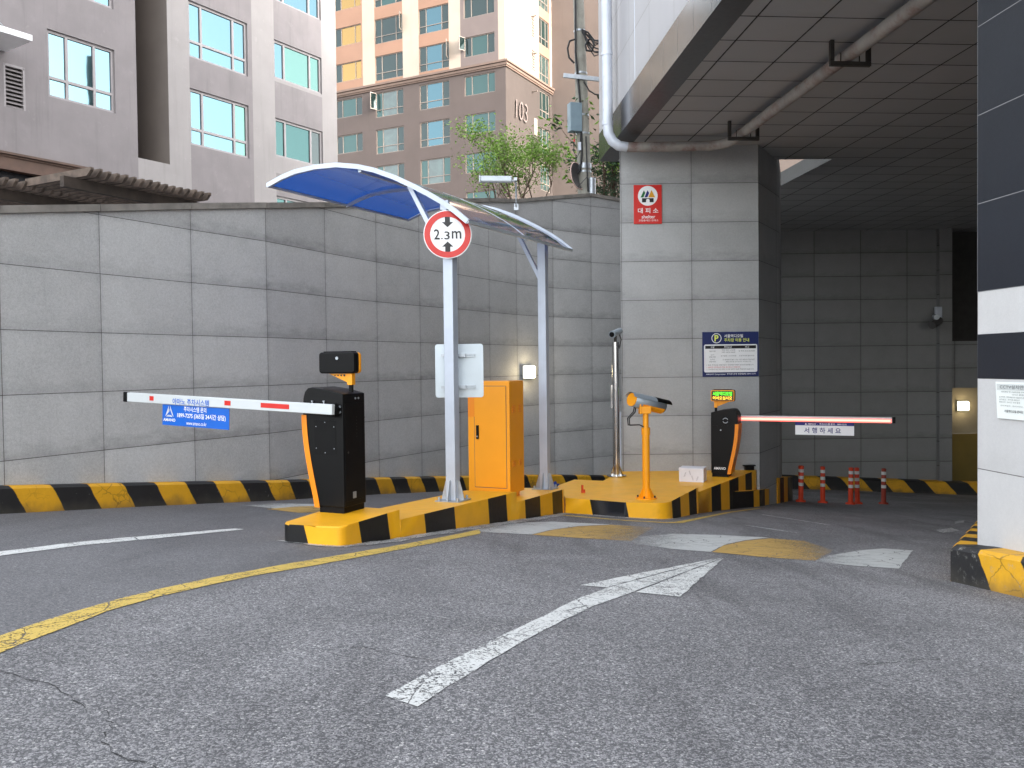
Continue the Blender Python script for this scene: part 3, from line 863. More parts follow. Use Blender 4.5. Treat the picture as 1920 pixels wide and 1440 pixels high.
# the kerb travels with its solid side on the left, so flip it round
# laminated notice on the pier
P0 = Vector((3.536, 6.20, 0)); pdir = Vector((PD.x, PD.y, 0)); pn = Vector((-1, -0.0825, 0)).normalized()
nt = thing("wall_notice", "white laminated camera notice taped to the banded stone pier", "notice", (3.53, 6.0, 0.87))
m_ = MB()
tilt = Vector((0, 0, 1)) + pdir * -0.02
def np_(r, z): return Vector((3.536, 6.20, 0)) + pdir * r + pn * 0.006 + Vector((0, 0, z)) + pdir * (-0.08 * (z - 0.87))
for r0, r1, z0, z1, mi, lift in ((0, .42, .868, 1.132, 0, 0), (.015, .405, 1.075, 1.118, 1, .003)):
    m_.obox(np_((r0 + r1) / 2, (z0 + z1) / 2) + pn * lift, pdir * (r1 - r0) / 2, pn * .003, (Vector((0, 0, 1)) - pdir * .08) * (z1 - z0) / 2, mi)
m_.build("sheet", [A['paper'], A['paperhead']], nt)
lt = Letters()
upn = Vector((0, 0, 1))
lt.add("CCTV설치안내", np_(.20, 1.097) + pn * .007, pdir, upn, width=.29, height=.028)
for zz, s_, r_, wd_ in ((1.062, "범죄예방 및 시설안전을 위하여", .20, .26), (1.044, "24시간 촬영중", .25, .14), (1.024, "설치목적 : 범죄예방 및 시설안전 관리", .18, .28), (1.006, "설치장소 : 주차장 출입구", .15, .22), (.988, "촬영시간 : 24시간 연속 촬영", .15, .22), (.962, "관리책임자 : 관리사무소", .17, .24)):
    lt.add(s_, np_(r_, zz) + pn * .007, pdir, upn, width=wd_, height=.011)
lt.add("서울역디오빌 관리단", np_(.19, .925) + pn * .007, pdir, upn, width=.2, height=.02, bold=.02)
lt.build([A['ptext']], nt)

# back wall of the garage with pilaster, upper panel and lit doorway
gb = thing("garage_wall", "dim grey panelled end wall of the garage with a doorway", "wall", (10.5, 25.8, gz(10.5, 25.8)))
m_ = MB()
def fq(x0, x1, y, z0, z1, mb=None):
    (mb or m_).quad((x0, y, z0), (x1, y, z0), (x1, y, z1), (x0, y, z1), 0, [(x0, z0), (x1, z0), (x1, z1), (x0, z1)])
fq(7.0, 12.84, 25.8, -3.2, SZ + .02)
fq(12.84, 13.22, 25.62, -3.2, SZ + .02)                         # pilaster
m_.quad((12.84, 25.8, -3.2), (12.84, 25.62, -3.2), (12.84, 25.62, SZ), (12.84, 25.8, SZ), 0, [(0, -3), (.18, -3), (.18, 5), (0, 5)])
m_.quad((13.22, 25.62, -3.2), (13.22, 26.9, -3.2), (13.22, 26.9, SZ), (13.22, 25.62, SZ), 0, [(0, -3), (1.2, -3), (1.2, 5), (0, 5)])
fq(13.22, 17.0, 25.72, 0.43, 1.84)                               # lintel panel
m_.quad((13.22, 25.72, .43), (13.22, 26.5, .43), (17, 26.5, .43), (17, 25.72, .43), 0, [(0, 0), (0, .8), (4, .8), (4, 0)])
m_.quad((13.22, 25.72, 1.84), (17, 25.72, 1.84), (17, 26.5, 1.84), (13.22, 26.5, 1.84), 0, [(0, 0), (4, 0), (4, .8), (0, .8)])
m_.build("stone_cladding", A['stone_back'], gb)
m_ = MB(); fq(13.22, 17.0, 26.4, 1.84, SZ + .02); m_.build("upper_recess", A['voidshade'], gb)
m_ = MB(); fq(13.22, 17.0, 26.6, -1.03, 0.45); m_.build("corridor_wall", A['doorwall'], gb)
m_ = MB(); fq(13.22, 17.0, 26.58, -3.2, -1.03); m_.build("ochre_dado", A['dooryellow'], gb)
sw = MB()
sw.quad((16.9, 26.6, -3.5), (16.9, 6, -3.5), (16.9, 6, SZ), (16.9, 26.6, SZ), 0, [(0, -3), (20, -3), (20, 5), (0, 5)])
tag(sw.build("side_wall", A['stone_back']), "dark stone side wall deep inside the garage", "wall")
k = kerb_path([(6.9, 25.35), (9.0, 25.4), (12.6, 25.35), (14.2, 25.2), (16.5, 25.0)], 0.36, 0.5, MB())
tag(k.build("kerb", A['kerb2']), "slant-striped yellow and black kerb below the dim garage end wall", "kerb")

# ------------------------------------------------------------------ drainpipe with elbows and hangers
dp = thing("drainpipe", "grey drainpipe running down the facade then under the soffit", "drainpipe", (1.78, 14.9, 5.05))
m_ = MB()
d1 = Vector((1.71, 14.9, 0))
pts = [(1.71, 14.9, z) for z in (14, 10, 7, 5.45)] + [(1.725, 14.9, 5.28), (1.79, 14.9, 5.15), (1.90, 14.92, 5.075), (2.05, 14.93, 5.05)]
m_.tube(pts, 0.088, 20)
m_.tube([(1.71, 14.9, 5.42), (1.71, 14.9, 5.50)], 0.096, 20)
m_.tube([(1.71, 14.9, 6.62), (1.71, 14.9, 6.68)], 0.096, 20)
m_.tube([(1.71, 14.9, 9.1), (1.71, 14.9, 9.2)], 0.096, 20)
m_.build("downpipe", A['pipe'], dp)
m_ = MB()
m_.tube([(2.05, 14.93, 5.05), (2.8, 14.93, 5.05), (3.45, 14.90, 5.05), (3.62, 14.82, 5.05), (3.74, 14.66, 5.05), (3.80, 14.45, 5.05), (3.93, 13.0, 5.05), (4.15, 10.9, 5.05), (4.6, 6.4, 5.05)], 0.085, 20)
m_.build("soffit_pipe", A['rustpipe'], dp)
def hanger(x, y, hw=0.26):
    h = MB()
    d = Vector((1, 0.1, 0)).normalized()
    c0 = Vector((x, y, 0))
    h.obox(c0 + Vector((0, 0, 4.93)), d * hw, (0, .03, 0), (0, 0, .025))
    for s_ in (-1, 1):
        h.obox(c0 + d * (hw - .025) * s_ + Vector((0, 0, 5.085)), d * .025, (0, .03, 0), (0, 0, .125))
        h.obox(c0 + d * .12 * s_ + Vector((0, 0, 5.01)), d * .006, (0, .006, 0), (0, 0, .055))
    h.build("hanger", A['hanger'], dp)
hanger(3.82, 14.0); hanger(4.19, 10.55)
cx = fl(1.9) + fn * .02
m_ = MB(); m_.tube([(cx.x + .12, cx.y - 1.2, 5.75), (cx.x + .12, cx.y - 1.2, 14)], 0.012, 8); m_.build("cable", A['pipe'], dp)

# ------------------------------------------------------------------ yellow islands
def island_side(mb, pts, ztop, ts, slant=0.05, rim=0.03):
    """vertical side along pts (list of XY), painted in runs: ts = [(length position, colour index)...] positions at foot; colour until next"""
    P = [Vector(q) for q in pts]
    acc = [0]
    for a, b in zip(P, P[1:]): acc.append(acc[-1] + (b - a).length)
    def at(t):
        t = max(0, min(acc[-1], t))
        for i in range(len(acc) - 1):
            if t <= acc[i + 1] + 1e-9:
                return P[i].lerp(P[i + 1], (t - acc[i]) / max(1e-9, acc[i + 1] - acc[i]))
        return P[-1]
    ends = [x[0] for x in ts[1:]] + [acc[-1]]
    for (t0, ci), t1 in zip(ts, ends):
        cuts = sorted(set([t0, t1] + [a for a in acc if t0 < a < t1]))
        for ca, cb in zip(cuts, cuts[1:]):
            sa = slant if 0.01 < ca < acc[-1] - .01 and ca in (t0, t1) else 0
            sb = slant if 0.01 < cb < acc[-1] - .01 and cb in (t0, t1) else 0
            a, b = at(ca), at(cb); a2, b2 = at(ca - sa), at(cb - sb)
            za = ztop(a2.x, a2.y) if callable(ztop) else ztop
            zb = ztop(b2.x, b2.y) if callable(ztop) else ztop
            mb.quad((a.x, a.y, gz(*a) - .1), (b.x, b.y, gz(*b) - .1), (b2.x, b2.y, zb), (a2.x, a2.y, za), ci)

def block(mb, outline, ztop, runs):
    """outline CCW polygon; runs = {edge start index: (edge point count, ts)} painted sides, other edges yellow"""
    n = len(outline)
    done = set()
    for i0, (cnt, ts, sl_) in runs.items():
        idx = [(i0 + k) % n for k in range(cnt)]
        island_side(mb, [outline[j] for j in idx], ztop, ts, sl_)
        for k in range(cnt - 1): done.add(idx[k])
    for i in range(n):
        if i in done: continue
        a, b = outline[i], outline[(i + 1) % n]
        za, zb = (ztop(*a), ztop(*b)) if callable(ztop) else (ztop, ztop)
        mb.quad((a[0], a[1], gz(*a) - .1), (b[0], b[1], gz(*b) - .1), (b[0], b[1], zb), (a[0], a[1], za), 0)
    mb.add([(x, y, ztop(x, y) if callable(ztop) else ztop) for x, y in outline], [tuple(range(n))], 0)

def weld(o, bev=0.022):
    bm = bmesh.new(); bm.from_mesh(o.data)
    bmesh.ops.remove_doubles(bm, verts=bm.verts[:], dist=0.002)
    bm.to_mesh(o.data); bm.free()
    b = o.modifiers.new("bevel", 'BEVEL'); b.width = bev; b.segments = 3; b.limit_method = 'ANGLE'; b.angle_limit = rad(50)
    for p in o.data.polygons: p.use_smooth = True
    o.modifiers.new("wn", 'WEIGHTED_NORMAL')
    return o

R0 = Vector((-1.432, 7.162)); R1 = Vector((0.715, 11.97)); RU = (R1 - R0).normalized()
RN = Vector((-RU.y, RU.x))            # to the left of travel
def rp(t, d=0.0):
    q = R0 + RU * t + RN * d
    return (q.x, q.y)
fi = thing("traffic_island", "stepped yellow and black striped island between the lanes in front", "traffic island", (-0.6, 9.2, gz(-0.6, 9.2)))
W_ = 0.70
cr_ = 0.07
m_ = MB()
fl_c = Vector((-1.949, 7.29))
# first block: rounded front corners
o1 = [(-1.99, 7.42), (-1.975, 7.33), (-1.93, 7.275), (-1.67, 7.19), (-1.50, 7.145), (-1.445, 7.15), (-1.41, 7.20), rp(0.90), rp(0.90, W_)]
Lf = [0]
for a, b in zip(o1, o1[1:]): Lf.append(Lf[-1] + math.dist(a, b))
block(m_, o1, lambda x, y: -0.048 - 0.004 * (y - 7.2), {0: (8, [(0, 1), (0.385, 0), (Lf[6] + 0.24, 1), (Lf[6] + 0.70, 0)], 0.07)})
o2 = [rp(0.90), rp(3.62), rp(3.62, W_), rp(0.90, W_)]
z2 = lambda x, y: -0.148 - 0.050 * (y - 8.0)
block(m_, o2, z2, {0: (2, [(0, 0), (0.36, 1), (1.03, 0), (1.75, 1), (2.72, 0)][0:1] + [(0.42, 1), (1.05, 0), (2.02, 1), (2.74, 0)][0:0] + [(0.50, 1), (1.13, 0), (1.95, 1), (2.45, 0)], 0.05)})
z3 = lambda x, y: -0.395 - 0.045 * (y - 10.4)
o3 = [rp(3.62), rp(5.27), rp(5.27, W_), rp(3.62, W_)]
block(m_, o3, z3, {0: (2, [(0, 0), (0.28, 1), (0.78, 0), (1.22, 1), (1.60, 0)], 0.03)})
weld(m_.build("painted_kerb", [A['yellow'], A['black']], fi))

ri = thing("traffic_island", "broad flat yellow island with striped sides around the base of the stone pillar", "traffic island", (2.4, 13.6, gz(2.4, 13.6)))
m_ = MB()
zA = lambda x, y: -0.585 - 0.004 * (y - 11.5)
zB = lambda x, y: -0.665 - 0.004 * (y - 13.0)
oA = [(0.735, 11.97), (1.50, 11.50), (1.90, 11.40), (2.03, 11.42), (2.12, 11.50), (2.80, 12.86), (2.80, 12.861), (2.15, 13.4), (1.0, 13.9), (0.66, 13.15)]
La = [0]
for a, b in zip(oA, oA[1:]): La.append(La[-1] + math.dist(a, b))
s1 = La[4]
block(m_, oA, zA, {0: (6, [(0, 0), (0.44, 1), (0.98, 0), (s1 + 0.14, 1), (s1 + 0.56, 0), (s1 + 1.02, 1), (s1 + 1.44, 0)], 0.06)})
oB = [(2.80, 12.862), (4.32, 15.3), (4.5, 15.6), (2.02, 15.6), (1.97, 15.45), (1.75, 14.9), (1.33, 13.8), (1.0, 13.9), (2.0, 13.2)]
block(m_, oB, zB, {0: (3, [(0, 0), (0.62, 1), (1.08, 0), (1.52, 1), (2.02, 0), (2.42, 1), (2.80, 0), (3.1, 1)], 0.03)})
weld(m_.build("painted_kerb", [A['yellow'], A['black']], ri))
m_ = MB()
oC = [(3.66, 14.25), (4.25, 15.05), (4.50, 15.42), (5.05, 16.5), (4.86, 16.6), (4.3, 15.35)]
block(m_, oC, lambda x, y: gz(x, y) + 0.30, {0: (4, [(0, 1), (1.02, 0), (1.34, 1), (1.78, 0), (2.2, 1)], 0.02)})
oD = [(5.14, 16.55), (5.95, 18.1), (5.75, 18.4), (5.1, 17.6)]
block(m_, oD, lambda x, y: gz(x, y) + 0.50 , {0: (2, [(0, 0), (0.30, 1), (0.72, 0), (1.15, 1)], 0.02)})
weld(m_.build("low_kerb", [A['yellow'], A['black']], ri))

# ------------------------------------------------------------------ barrier gates
Ux, Uy = 0.41, 0.912
def barrier(loc, rz, label):
    t = thing("barrier_gate", label, "barrier gate", loc, rz)
    H = 1.165
    prof = [(0, 0.06), (0.30, 0.06)]
    for i in range(9):
        z = 0.06 + (0.93 - 0.06) * i / 8
        prof.append((0.315 + 0.135 * math.sin((z - 0.06) / 0.87 * math.pi / 2) ** 1.1, z))
    prof += [(0.452, 0.99), (0.444, 1.06), (0.425, 1.12), (0.39, 1.155), (0.34, 1.163), (0.16, 1.14), (0, 1.10)]
    b = MB()
    b.profile([(p[0], p[1]) for p in prof], (0, 0.176, 0), (1, 0, 0), (0, 0, 1), (0, -0.352, 0))
    b.build("body", A['body'], t, False, bevel=0.008)
    b = MB(); b.box((0.148, 0, 0.0), (0.27, 0.325, 0.125)); b.build("plinth", A['body2'], t, False)
    # amber flank panel: follows the flare on the outer side
    b = MB()
    for i in range(10):
        za = 0.05 + 0.855 * i / 10; zb = 0.05 + 0.855 * (i + 1) / 10
        fx = lambda z: 0.315 + 0.135 * math.sin(max(0, (z - 0.06)) / 0.87 * math.pi / 2) ** 1.1
        xa, xb = fx(za), fx(zb)
        y0, y1 = -0.182, 0.182
        vs = [(xa - .045, y0, za), (xa + .014, y0, za), (xb + .014, y0, zb), (xb - .045, y0, zb), (xa - .045, y1, za), (xa + .014, y1, za), (xb + .014, y1, zb), (xb - .045, y1, zb)]
        b.add(vs, [(0, 1, 2, 3), (7, 6, 5, 4), (1, 5, 6, 2)] + ([(0, 4, 5, 1)] if i == 0 else []) + ([(3, 2, 6, 7)] if i == 9 else []))
    b.build("flank_panel", A['orange2'], t, False)
    # emblem ring on the front head, seam and lock
    b = MB()
    for a0 in (20, 200):
        b.tube([(0.245 + 0.042 * math.cos(rad(a0 + k * 14)), -0.181, 0.965 + 0.042 * math.sin(rad(a0 + k * 14))) for k in range(11)], 0.007, 6)
    b.disc((0.165, -0.176, 0.80), (0, -1, 0), 0.012, 0.005, 12)
    b.build("emblem", A['galv'], t, False)
    b = MB()
    b.disc((0.245, -0.174, 0.965), (0, -1, 0), 0.075, 0.006, 32)
    b.box((0.20, -0.177, 0.87), (0.40, 0.004, 0.006))
    b.build("bezel", A['body2'], t, False)
    L = Letters()
    L.add("AMANO", (0.145, -0.177, 0.145), (1, 0, 0), (0, 0, 1), width=0.20, height=0.045, bold=0.02)
    L.build([A['signwhite']], t, False)
    # rear access panel with screws, hub
    b = MB()
    for sx, sz in ((.10, .80), (.10, .60), (.30, .80), (.30, .60), (.2, .84), (.2, .56)):
        b.disc((sx, 0.1785, sz), (0, 1, 0), 0.0042, 0.003, 8)
    for sz in (.985, .935): b.disc((0.03, 0.176, sz), (0, 1, 0), 0.011, 0.012, 10)
    for sy in (.02, .07): b.disc((0.0, sy - .09, 1.055), (-1, 0, 0), 0.010, 0.006, 10)
    b.box((-0.006, 0.02, 0.16), (0.004, 0.05, 0.06))
    b.build("screws", A['galv'], t, False)
    b = MB(); b.profile(rrect(0.24, 0.32, .015, 3, .20, .70), (0, 0.174, 0), (1, 0, 0), (0, 0, 1), (0, 0.0045, 0)); b.build("access_panel", A['body2'], t, False)
    b = MB(); b.box((-0.002, 0, 0.56), (0.006, 0.31, 0.90)); b.build("service_door", A['body'], t, False, bevel=0.002)
    b = MB()
    for k in range(7): b.disc((-0.005, -.03, .70 + .03 * k), (-1, 0, 0), .0035, .002, 6)
    b.disc((-0.005, .11, .56), (-1, 0, 0), .011, .004, 10)
    b.build("door_lock", A['hanger'], t, False)
    b = MB()
    b.disc((0.085, 0.176, 0.955), (0, 1, 0), 0.062, 0.055, 28)
    b.box((0.11, 0.235, 0.955), (0.14, 0.03, 0.11))
    b.build("hub", A['body2'], t, False, bevel=0.006)
    b = MB()
    for sx in (.20, .33):
        b.tube([(sx, .19, 0.96), (sx, .19, 1.03)], .006, 8)
        b.disc((sx, .19, 1.03), (0, 0, 1), .011, .010, 8)
    b.tube([(.19, .19, 1.0), (.34, .19, 1.0)], .004, 6)
    b.build("clamp_bolts", A['galv'], t, False)
    return t

def matrix_sign(t, lit):
    """LED display on a short post on top of the housing, facing local -y"""
    b = MB(); b.tube([(0.062, -0.05, 1.10), (0.062, -0.05, 1.19)], 0.022, 12); b.build("display_post", A['body2'], t, False)
    b = MB()
    b.box((0.062, -0.05, 1.235), (0.055, 0.055, 0.11))
    b.profile([(0.09, 1.285), (0.30, 1.285), (0.09, 1.20)], (0, -0.035, 0), (1, 0, 0), (0, 0, 1), (0, -0.03, 0))
    b.build("bracket", A['orange'], t, False)
    b = MB()
    for k in range(4): b.disc((0.125 + .035 * k, -0.033, 1.268), (0, 1, 0), 0.010 - .0012 * k, .003, 12)
    b.build("bracket_holes", A['hanger'], t, False)
    b = MB()
    b.profile(rrect(0.40, 0.195, 0.03, 4, 0.185, 1.385), (0, -0.11, 0), (1, 0, 0), (0, 0, 1), (0, 0.035, 0))
    d = b.build("display", A['orange'], t, False, bevel=0.005)
    b = MB()
    b.profile(rrect(0.40, 0.20, 0.03, 4, 0.185, 1.387), (0, -0.075, 0), (1, 0, 0), (0, 0, 1), (0, 0.085, 0))
    b.build("casing", A['body2'], d, False, bevel=0.012)
    b = MB(); b.profile(rrect(0.37, 0.165, 0.02, 4, 0.185, 1.385), (0, -0.116, 0), (1, 0, 0), (0, 0, 1), (0, 0.008, 0)); b.build("screen", A['ledback'] if lit else A['body2'], d, False)
    b = MB(); b.box((0.185, -0.05, 1.489), (0.30, 0.10, 0.012)); b.build("visor", A['body2'], d, False)
    if not lit:
        b = MB(); b.disc((0.175, 0.010, 1.43), (0, 1, 0), 0.015, 0.006, 16); b.build("lock", A['galv'], d, False)
        return
    L = Letters()
    L.add("서울역디오빌", (0.185, -0.1165, 1.421), (1, 0, 0), (0, 0, 1), 0, width=0.325, height=0.068, bold=0.012)
    L.add("어서오십시오", (0.185, -0.1165, 1.348), (1, 0, 0), (0, 0, 1), 1, width=0.325, height=0.062, bold=0.012)
    L.build([A['ledgreen'], A['ledyellow']], d, False)

def sub3(v): return Vector(v)
# exit barrier: seen from its back, boom reaching left
rz1 = math.atan2(-Ux, Uy) + math.pi
g1 = barrier((-1.47, 7.92, -0.055), rz1, "black and amber barrier housing seen from behind, white boom across the exit lane")
matrix_sign(g1, False)
TILT = rad(2.3); HB = Vector((0.085, 0.262, 0.965))
def tb(x, y, z):
    """point on the tilted boom: x along it, z from its axis height"""
    dx, dz = x - HB.x, z - 0.955
    return Vector((HB.x + dx * math.cos(TILT) - dz * math.sin(TILT), y, HB.z + dx * math.sin(TILT) + dz * math.cos(TILT)))
TX = Vector((math.cos(TILT), 0, math.sin(TILT))); TZ = Vector((-math.sin(TILT), 0, math.cos(TILT)))
def tbox(m, c, size): m.obox(tb(*c), TX * size[0] / 2, (0, size[1] / 2, 0), TZ * size[2] / 2)
b = MB(); tbox(b, (1.31, 0.262, 0.955), (2.54, 0.045, 0.094)); bm1 = b.build("boom", A['white'], g1, False, bevel=0.006)
b = MB(); tbox(b, (2.605, 0.262, 0.955), (0.055, 0.052, 0.102)); b.build("end_cap", A['body2'], bm1, False, bevel=0.008)
for x0, x1 in ((0.52, 0.85), (1.215, 1.29), (2.21, 2.265)):
    b = MB(); tbox(b, ((x0 + x1) / 2, 0.2855, 0.957), (x1 - x0, 0.003, 0.045)); b.build("red_reflector", A['red'], bm1, False)
L = Letters(); L.add("아마노 주차시스템", tb(1.72, 0.285, 0.942), -TX, TZ, width=0.47, height=0.062, bold=0.014); L.build([A['blue']], bm1, False)
b = MB(); tbox(b, (1.68, 0.262, 0.800), (0.86, 0.006, 0.205)); bn = b.build("banner", A['blue'], g1, False)
b = MB()   # three-part triangle emblem
e = lambda x, z: tb(2.015 - x, 0.2665, 0.835 + z)
for tri in (((-.058, -.052), (-.008, .062), (-.008, .018), (-.036, -.035)), ((.058, -.052), (.008, .062), (.008, .018), (.036, -.035)), ((-.045, -.052), (.045, -.052), (.022, -.034), (-.022, -.034)), ((-.030, -.028), (0, .002), (0, .03), (-.034, -.03)), ):
    pts3 = [e(*q) for q in tri]
    b.add(pts3, [(0, 1, 2, 3)]); b.add(pts3, [(3, 2, 1, 0)])
b.build("emblem", A['signwhite'], bn, False)
L = Letters()
L.add("AMANO", tb(2.015, 0.265, 0.752), -TX, TZ, width=0.16, height=0.030, bold=0.02)
L.add("주차시스템 문의", tb(1.68, 0.265, 0.870), -TX, TZ, width=0.29, height=0.052, bold=0.012)
L.add("1899-7275 (365일 24시간 상담)", tb(1.60, 0.265, 0.803), -TX, TZ, width=0.62, height=0.062, bold=0.016)
L.add("www.amano.co.kr", tb(1.66, 0.265, 0.734), -TX, TZ, width=0.26, height=0.036)
L.build([A['signwhite']], bn, False)

# entry barrier: front to the camera, red-lit boom reaching right
rz2 = math.atan2(-Ux, Uy)
g2 = barrier((3.48, 14.79, -0.668), rz2, "black and amber barrier housing beside the pillar, its boom glowing red")
matrix_sign(g2, True)
b = MB(); b.box((1.55, 0.262, 0.985), (2.58, 0.045, 0.094)); bm2 = b.build("boom", A['white'], g2, False, bevel=0.006)
b = MB(); b.box((1.57, 0.237, 0.972), (2.52, 0.010, 0.060)); b.build("light_strip", A['boomred'], bm2, False, bevel=0.004)
b = MB(); b.box((1.57, 0.229, 0.975), (2.50, 0.010, 0.030)); b.build("light_core", A['boomhot'], bm2, False, bevel=0.004)
b = MB(); b.box((2.865, 0.262, 0.985), (0.05, 0.052, 0.102)); b.build("end_cap", A['body2'], bm2, False, bevel=0.008)
b = MB(); b.box((1.80, 0.262, 0.82), (0.93, 0.006, 0.205)); bn = b.build("banner", A['signwhite'], g2, False)
b = MB(); b.box((1.80, 0.2575, 0.903), (0.93, 0.004, 0.05)); b.build("banner_header", A['dblue'], bn, False)
L = Letters()
L.add("서 행 하 세 요", (1.77, 0.2585, 0.795), (1, 0, 0), (0, 0, 1), 0, width=0.58, height=0.095, bold=0.014)
L.add("▲ AMANO  -  주차시스템 문의 : 1899-7275", (1.82, 0.2545, 0.903), (1, 0, 0), (0, 0, 1), 1, width=0.66, height=0.032, bold=0.012)
L.build([A['dblue'], A['signwhite']], bn, False)

# ------------------------------------------------------------------ blue canopy shelter on two posts
U3 = Vector((Ux, Uy, 0)).normalized(); N3 = Vector((Uy, -Ux, 0)).normalized()    # N3 points right
Pn = Vector((-0.675, 9.54, 0)); Pf = Pn + U3 * 2.75
sh = thing("canopy_shelter", "curved blue canopy on two pale steel posts over the front island", "canopy", (Pn.x, Pn.y, -0.22))
def post(P, zb, zt):
    m = MB()
    m.obox(P + Vector((0, 0, (zb + zt) / 2)), N3 * .06, U3 * .06, (0, 0, (zt - zb) / 2))
    o = m.build("post", A['steel'], sh, bevel=0.008)
    m = MB()
    m.obox(P + Vector((0, 0, zb + .008)), N3 * .15, U3 * .15, (0, 0, .008))
    for d in (N3, -N3, U3, -U3):
        c_ = d.cross(Vector((0, 0, 1)))
        m.profile([(0.06, 0.016), (0.14, 0.016), (0.135, 0.06), (0.09, 0.22), (0.06, 0.24)], P + Vector((0, 0, zb)) + c_ * -.005, d, (0, 0, 1), c_ * .010)
    m.build("base_plate", A['galv'], o)
    m = MB()
    for a in (-1, 1):
        for c_ in (-1, 1):
            m.tube([P + N3 * .115 * a + U3 * .115 * c_ + Vector((0, 0, zb + .01)), P + N3 * .115 * a + U3 * .115 * c_ + Vector((0, 0, zb + .055))], .016, 6)
    m.build("anchor_bolts", A['galv'], o)
post(Pn, -0.225, 3.0); post(Pf, -0.475, 3.0)
prof = [(-2.415, 3.50), (-2.2, 3.575), (-2.0, 3.622), (-1.7, 3.648), (-1.4, 3.64), (-1.1, 3.588), (-0.88, 3.525), (-0.62, 3.42), (-0.38, 3.30), (-0.18, 3.19), (0.0, 3.082), (0.15, 2.975), (0.30, 2.85)]
Ca = Pn - U3 * 0.12; LEN = 3.22
def cp(s_, z, t): return Ca + N3 * s_ + U3 * t + Vector((0, 0, z + 0.022 * t))
m = MB()
for nm, th in ((0, 0.0),):
    vs = [cp(s_, z + th, t) for t in (0, LEN / 2, LEN) for s_, z in prof]
    n_ = len(prof)
    fs = [(j * n_ + i, j * n_ + i + 1, (j + 1) * n_ + i + 1, (j + 1) * n_ + i) for j in range(2) for i in range(n_ - 1)]
    if nm == 0: fs = [tuple(f) for f in fs]
    else: fs = [tuple(reversed(f)) for f in fs]
    m.add(vs, fs, 0, None, True)
m.build("roof_sheet", A['poly'], sh)
def rib(t, w_, h_, lift=0.0, nm="arch_rib"):
    m = MB()
    for (s0, z0), (s1, z1) in zip(prof, prof[1:]):
        m.beam(cp(s0, z0 + lift, t), cp(s1, z1 + lift, t), w_, h_, up=U3)
    m.build(nm, A['steel'], sh)
rib(-0.02, 0.055, 0.035); rib(LEN + 0.02, 0.055, 0.035); rib(LEN / 2, 0.04, 0.03, -0.02)
for s_, z in (prof[0], prof[-1]):
    m = MB(); m.beam(cp(s_, z, -.03), cp(s_, z, LEN + .03), .03, .035); m.build("eave_bar", A['alu'], sh)
for s_, z in ((-1.1, 3.555), (0.0, 3.02)):
    m = MB(); m.beam(cp(s_, z, 0), cp(s_, z, LEN), .04, .05); m.build("purlin", A['steel'], sh)
for P in (Pn, Pf):
    t = (P - Ca).dot(U3)
    m = MB(); m.beam(P + Vector((0, 0, 2.42)), cp(-0.5, 3.335, t), .05, .07, up=U3); m.build("brace", A['steel'], sh)
m = MB(); m.obox(Pn + N3 * .0 - U3 * .10 + Vector((0, 0, 3.06)), N3 * .05, U3 * .02, (0, 0, .05)); m.build("gusset", A['steel'], sh)

# height limit sign
ts = thing("height_sign", "round red-rimmed sign reading 2.3 m height limit on the front canopy post", "sign", (-0.70, 9.44, 2.42))
sc_ = Vector((-0.69, 9.43, 2.735)); sn = Vector((0.06, -1, 0.0)).normalized(); sr = Vector((1, 0.06, 0)).normalized(); su = Vector((0, 0, 1))
m = MB(); m.disc(sc_, sn, 0.265, 0.012, 56); m.build("plate", A['signwhite'], ts)
m = MB(); m.disc(sc_ + sn * .0125, sn, 0.255, 0.004, 56, 0, 0.192); m.build("red_ring", A['red'], ts)
m = MB()
for s_ in (1, -1):
    ar = [(-.028, .205), (.028, .205), (.028, .135), (.062, .135), (0, .078), (-.062, .135), (-.028, .135)]
    poly = [sc_ + sn * .0142 + sr * x + su * (z * s_) for x, z in ar]
    rr = max(.192 - .008, 0)
    m.add(poly, [tuple(reversed(range(7))) if s_ == 1 else tuple(range(7))])
L = Letters(); L.mb = m
L.add("2", sc_ + sn * .014 - sr * .118, sr, su, width=.062, height=.112, bold=.01)
L.add(".", sc_ + sn * .014 - sr * .062 - su * .046, sr, su, width=.016, height=.018)
L.add("3", sc_ + sn * .014 - sr * .006 - su * .012, sr, su, width=.058, height=.088, bold=.01)
L.add("m", sc_ + sn * .014 + sr * .098 - su * .005, sr, su, width=.104, height=.085, bold=.01)
L.build([A['signblack']], ts)
m = MB(); m.obox(sc_ + Vector((.01, .045, .1)), sr * .02, (0, .045, 0), (0, 0, .02)); m.obox(sc_ + Vector((.01, .045, -.1)), sr * .02, (0, .045, 0), (0, 0, .02)); m.build("clamp", A['galv'], ts)

# back of a square sign on the same post
qs = thing("sign_board", "square grey sign board seen from its back on the front canopy post", "sign", (-0.62, 9.75, 0.92))
qc = Vector((-0.60, 9.74, 1.232)); qr = Vector((0.985, -0.09, 0)).normalized(); qn = Vector((-0.09, -.985, 0)).normalized()
m = MB(); m.profile(rrect(0.555, 0.61, 0.03), qc, qr, (0, 0, 1), -qn * .008); m.build("plate", A['signback'], qs, bevel=0.002)
m = MB()
for z in (.175, -.185):
    m.obox(qc + qn * .012 + Vector((.02, 0, z + .012)), qr * .165, qn * .012, (0, 0, .006))
    m.obox(qc + qn * .012 + Vector((.02, 0, z - .012)), qr * .165, qn * .012, (0, 0, .006))
    m.obox(qc + qn * .03 + qr * .045 + Vector((0, 0, z)), qr * .035, qn * .028, (0, 0, .02))
    m.obox(qc + qn * .05 - qr * .07 + Vector((0, 0, z)), qr * .13, qn * .015, (0, 0, .015))
m.build("rail", A['galv'], qs)

